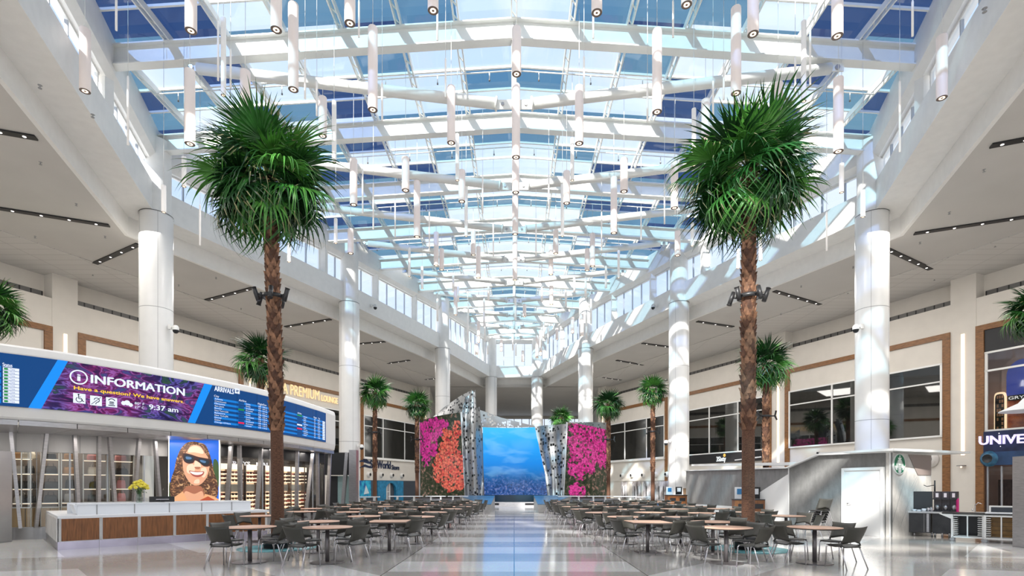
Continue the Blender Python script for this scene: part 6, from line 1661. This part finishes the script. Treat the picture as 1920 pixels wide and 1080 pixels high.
for i, (sg, lab) in enumerate(((-1,'white dome camera on the nearest left column'),(1,'white dome camera on the nearest right column'))):
    z = H+(912-616)/1000*24.6; seccam(Vector((sg*(16.5-.67*.98),24.6-.67*.45,z)) if sg > 0 else Vector((-16.5+.74,24.4,z)), Vector((-sg if sg>0 else 1,-.25,0)), lab)
seccam(Vector((-11.25+.68,36.4-.34,4.35)), Vector((1,-.5,0)), 'white dome camera low on the second left column'); seccam(Vector((11.25-.7,36.4-.34,4.65)), Vector((-1,-.4,0)), 'white dome camera low on the second right column')
for sg in (-1,1):
    d = 38.6; x = edge_x(d); seccam(Vector((sg*(x-.05),d,14.65)), Vector((-sg,-.4,0)), f'small white dome camera on the {"left" if sg<0 else "right"} beam face')

# ------------------------------------------------------------------ light, sky, camera
w = bpy.data.worlds.new('sky'); SC.world = w; w.use_nodes = True; nt = w.node_tree; L = nt.links.new; bg = nt.nodes['Background']
tc = N(nt,'ShaderNodeTexCoord'); sx = N(nt,'ShaderNodeSeparateXYZ'); L(tc.outputs['Generated'],sx.inputs[0])
grad = rmp(nt,L,sx.outputs[2],[(.0,(.88,.93,1.0)),(.35,(.64,.78,1.0)),(1,(.50,.68,1.0))])
mp = N(nt,'ShaderNodeMapping'); mp.inputs['Scale'].default_value = (1.6,1.6,3.5); L(tc.outputs['Generated'],mp.inputs[0])
cl = rmp(nt,L,noise(nt,L,mp.outputs[0],2.1,7,.6),[(.40,(0,0,0)),(.62,(1,1,1))])
col = mixc(nt,L,mth(nt,L,'MULTIPLY',cl,.6),grad,(.98,.99,1.0))
L(col,bg.inputs['Color']); bg.inputs['Strength'].default_value = SKY
s = bpy.data.lights.new('sun', 'SUN'); s.energy = SUN; s.angle = math.radians(1.2); s.color = (1,.94,.86)
so = bpy.data.objects.new('sun', s); COL.objects.link(so); so.rotation_euler = Vector((.60,1.30,-1)).to_track_quat('-Z','Y').to_euler()
def area(name, loc, sx_, sy_, e, col=(1,.93,.84), d=(0,0,-1)):
    a = bpy.data.lights.new(name,'AREA'); a.shape = 'RECTANGLE'; a.size = sx_; a.size_y = sy_; a.energy = e; a.color = col
    o = bpy.data.objects.new(name, a); COL.objects.link(o); o.location = loc; o.rotation_euler = Vector(d).to_track_quat('-Z','Y').to_euler(); return o
for sg in (-1,1):   # the slot downlights of the lower ceilings
    for (x,d) in ((20,15),(21,24),(19,32),(14.5,42),(10,52)): area('downlight', (sg*(x-2.5 if d<40 else x-3),d,CZ-.15), 5, 4, DOWN, (1,.95,.89))
for k in range(6):
    q = CV(STOT*(.2+.14*k),-1.0,ZB-.2); area('canopy_light', q, 1.6, .3, 30, (1,.93,.86))
for x_, d_ in ((-9,16),(0,16),(9,16),(-10,23),(0,23),(10,23),(-7,31),(0,31),(7,31),(-5,41),(5,41),(0,52),(-6,8),(6,8)): area('pendant_fill', (x_,d_,13.2), .6, .6, PEND, (1,.95,.9))  # coarse grid of fill lights added to brighten the hall, standing in for pendants
for x in (40,130,230): 
    q = FV(fs_(x),-.9,ZB-.1); area('shop_light', q, 1.6, .8, 22, (1,.85,.68))
for x in (425,480,540,600): q = FV(fs_(x),-.5,2.65); area('shop_light', q, 1.2, .4, 8, (1,.8,.6))
area('shop_light', wp(1,25,-1,9.8), 5, .8, 180, (1,.85,.75)); area('shop_light', wp(1,25,-1,3.9), 5, .8, 120, (1,.85,.75))
cd = bpy.data.cameras.new('camera'); cam = bpy.data.objects.new('camera', cd); COL.objects.link(cam)
cam.location = (0,0,H); cam.rotation_euler = (PI/2,0,0); cd.sensor_width = 36; cd.lens = 36*F/1920; cd.shift_x = -(CX-960)/1920; cd.shift_y = (HY-540)/1920; cd.clip_end = 400; cd.clip_start = .05
SC.camera = cam
SC.view_settings.view_transform = 'Standard'; SC.view_settings.look = 'None'; SC.view_settings.gamma = 1; SC.view_settings.use_curve_mapping = False
SC.view_settings.exposure = EXPO
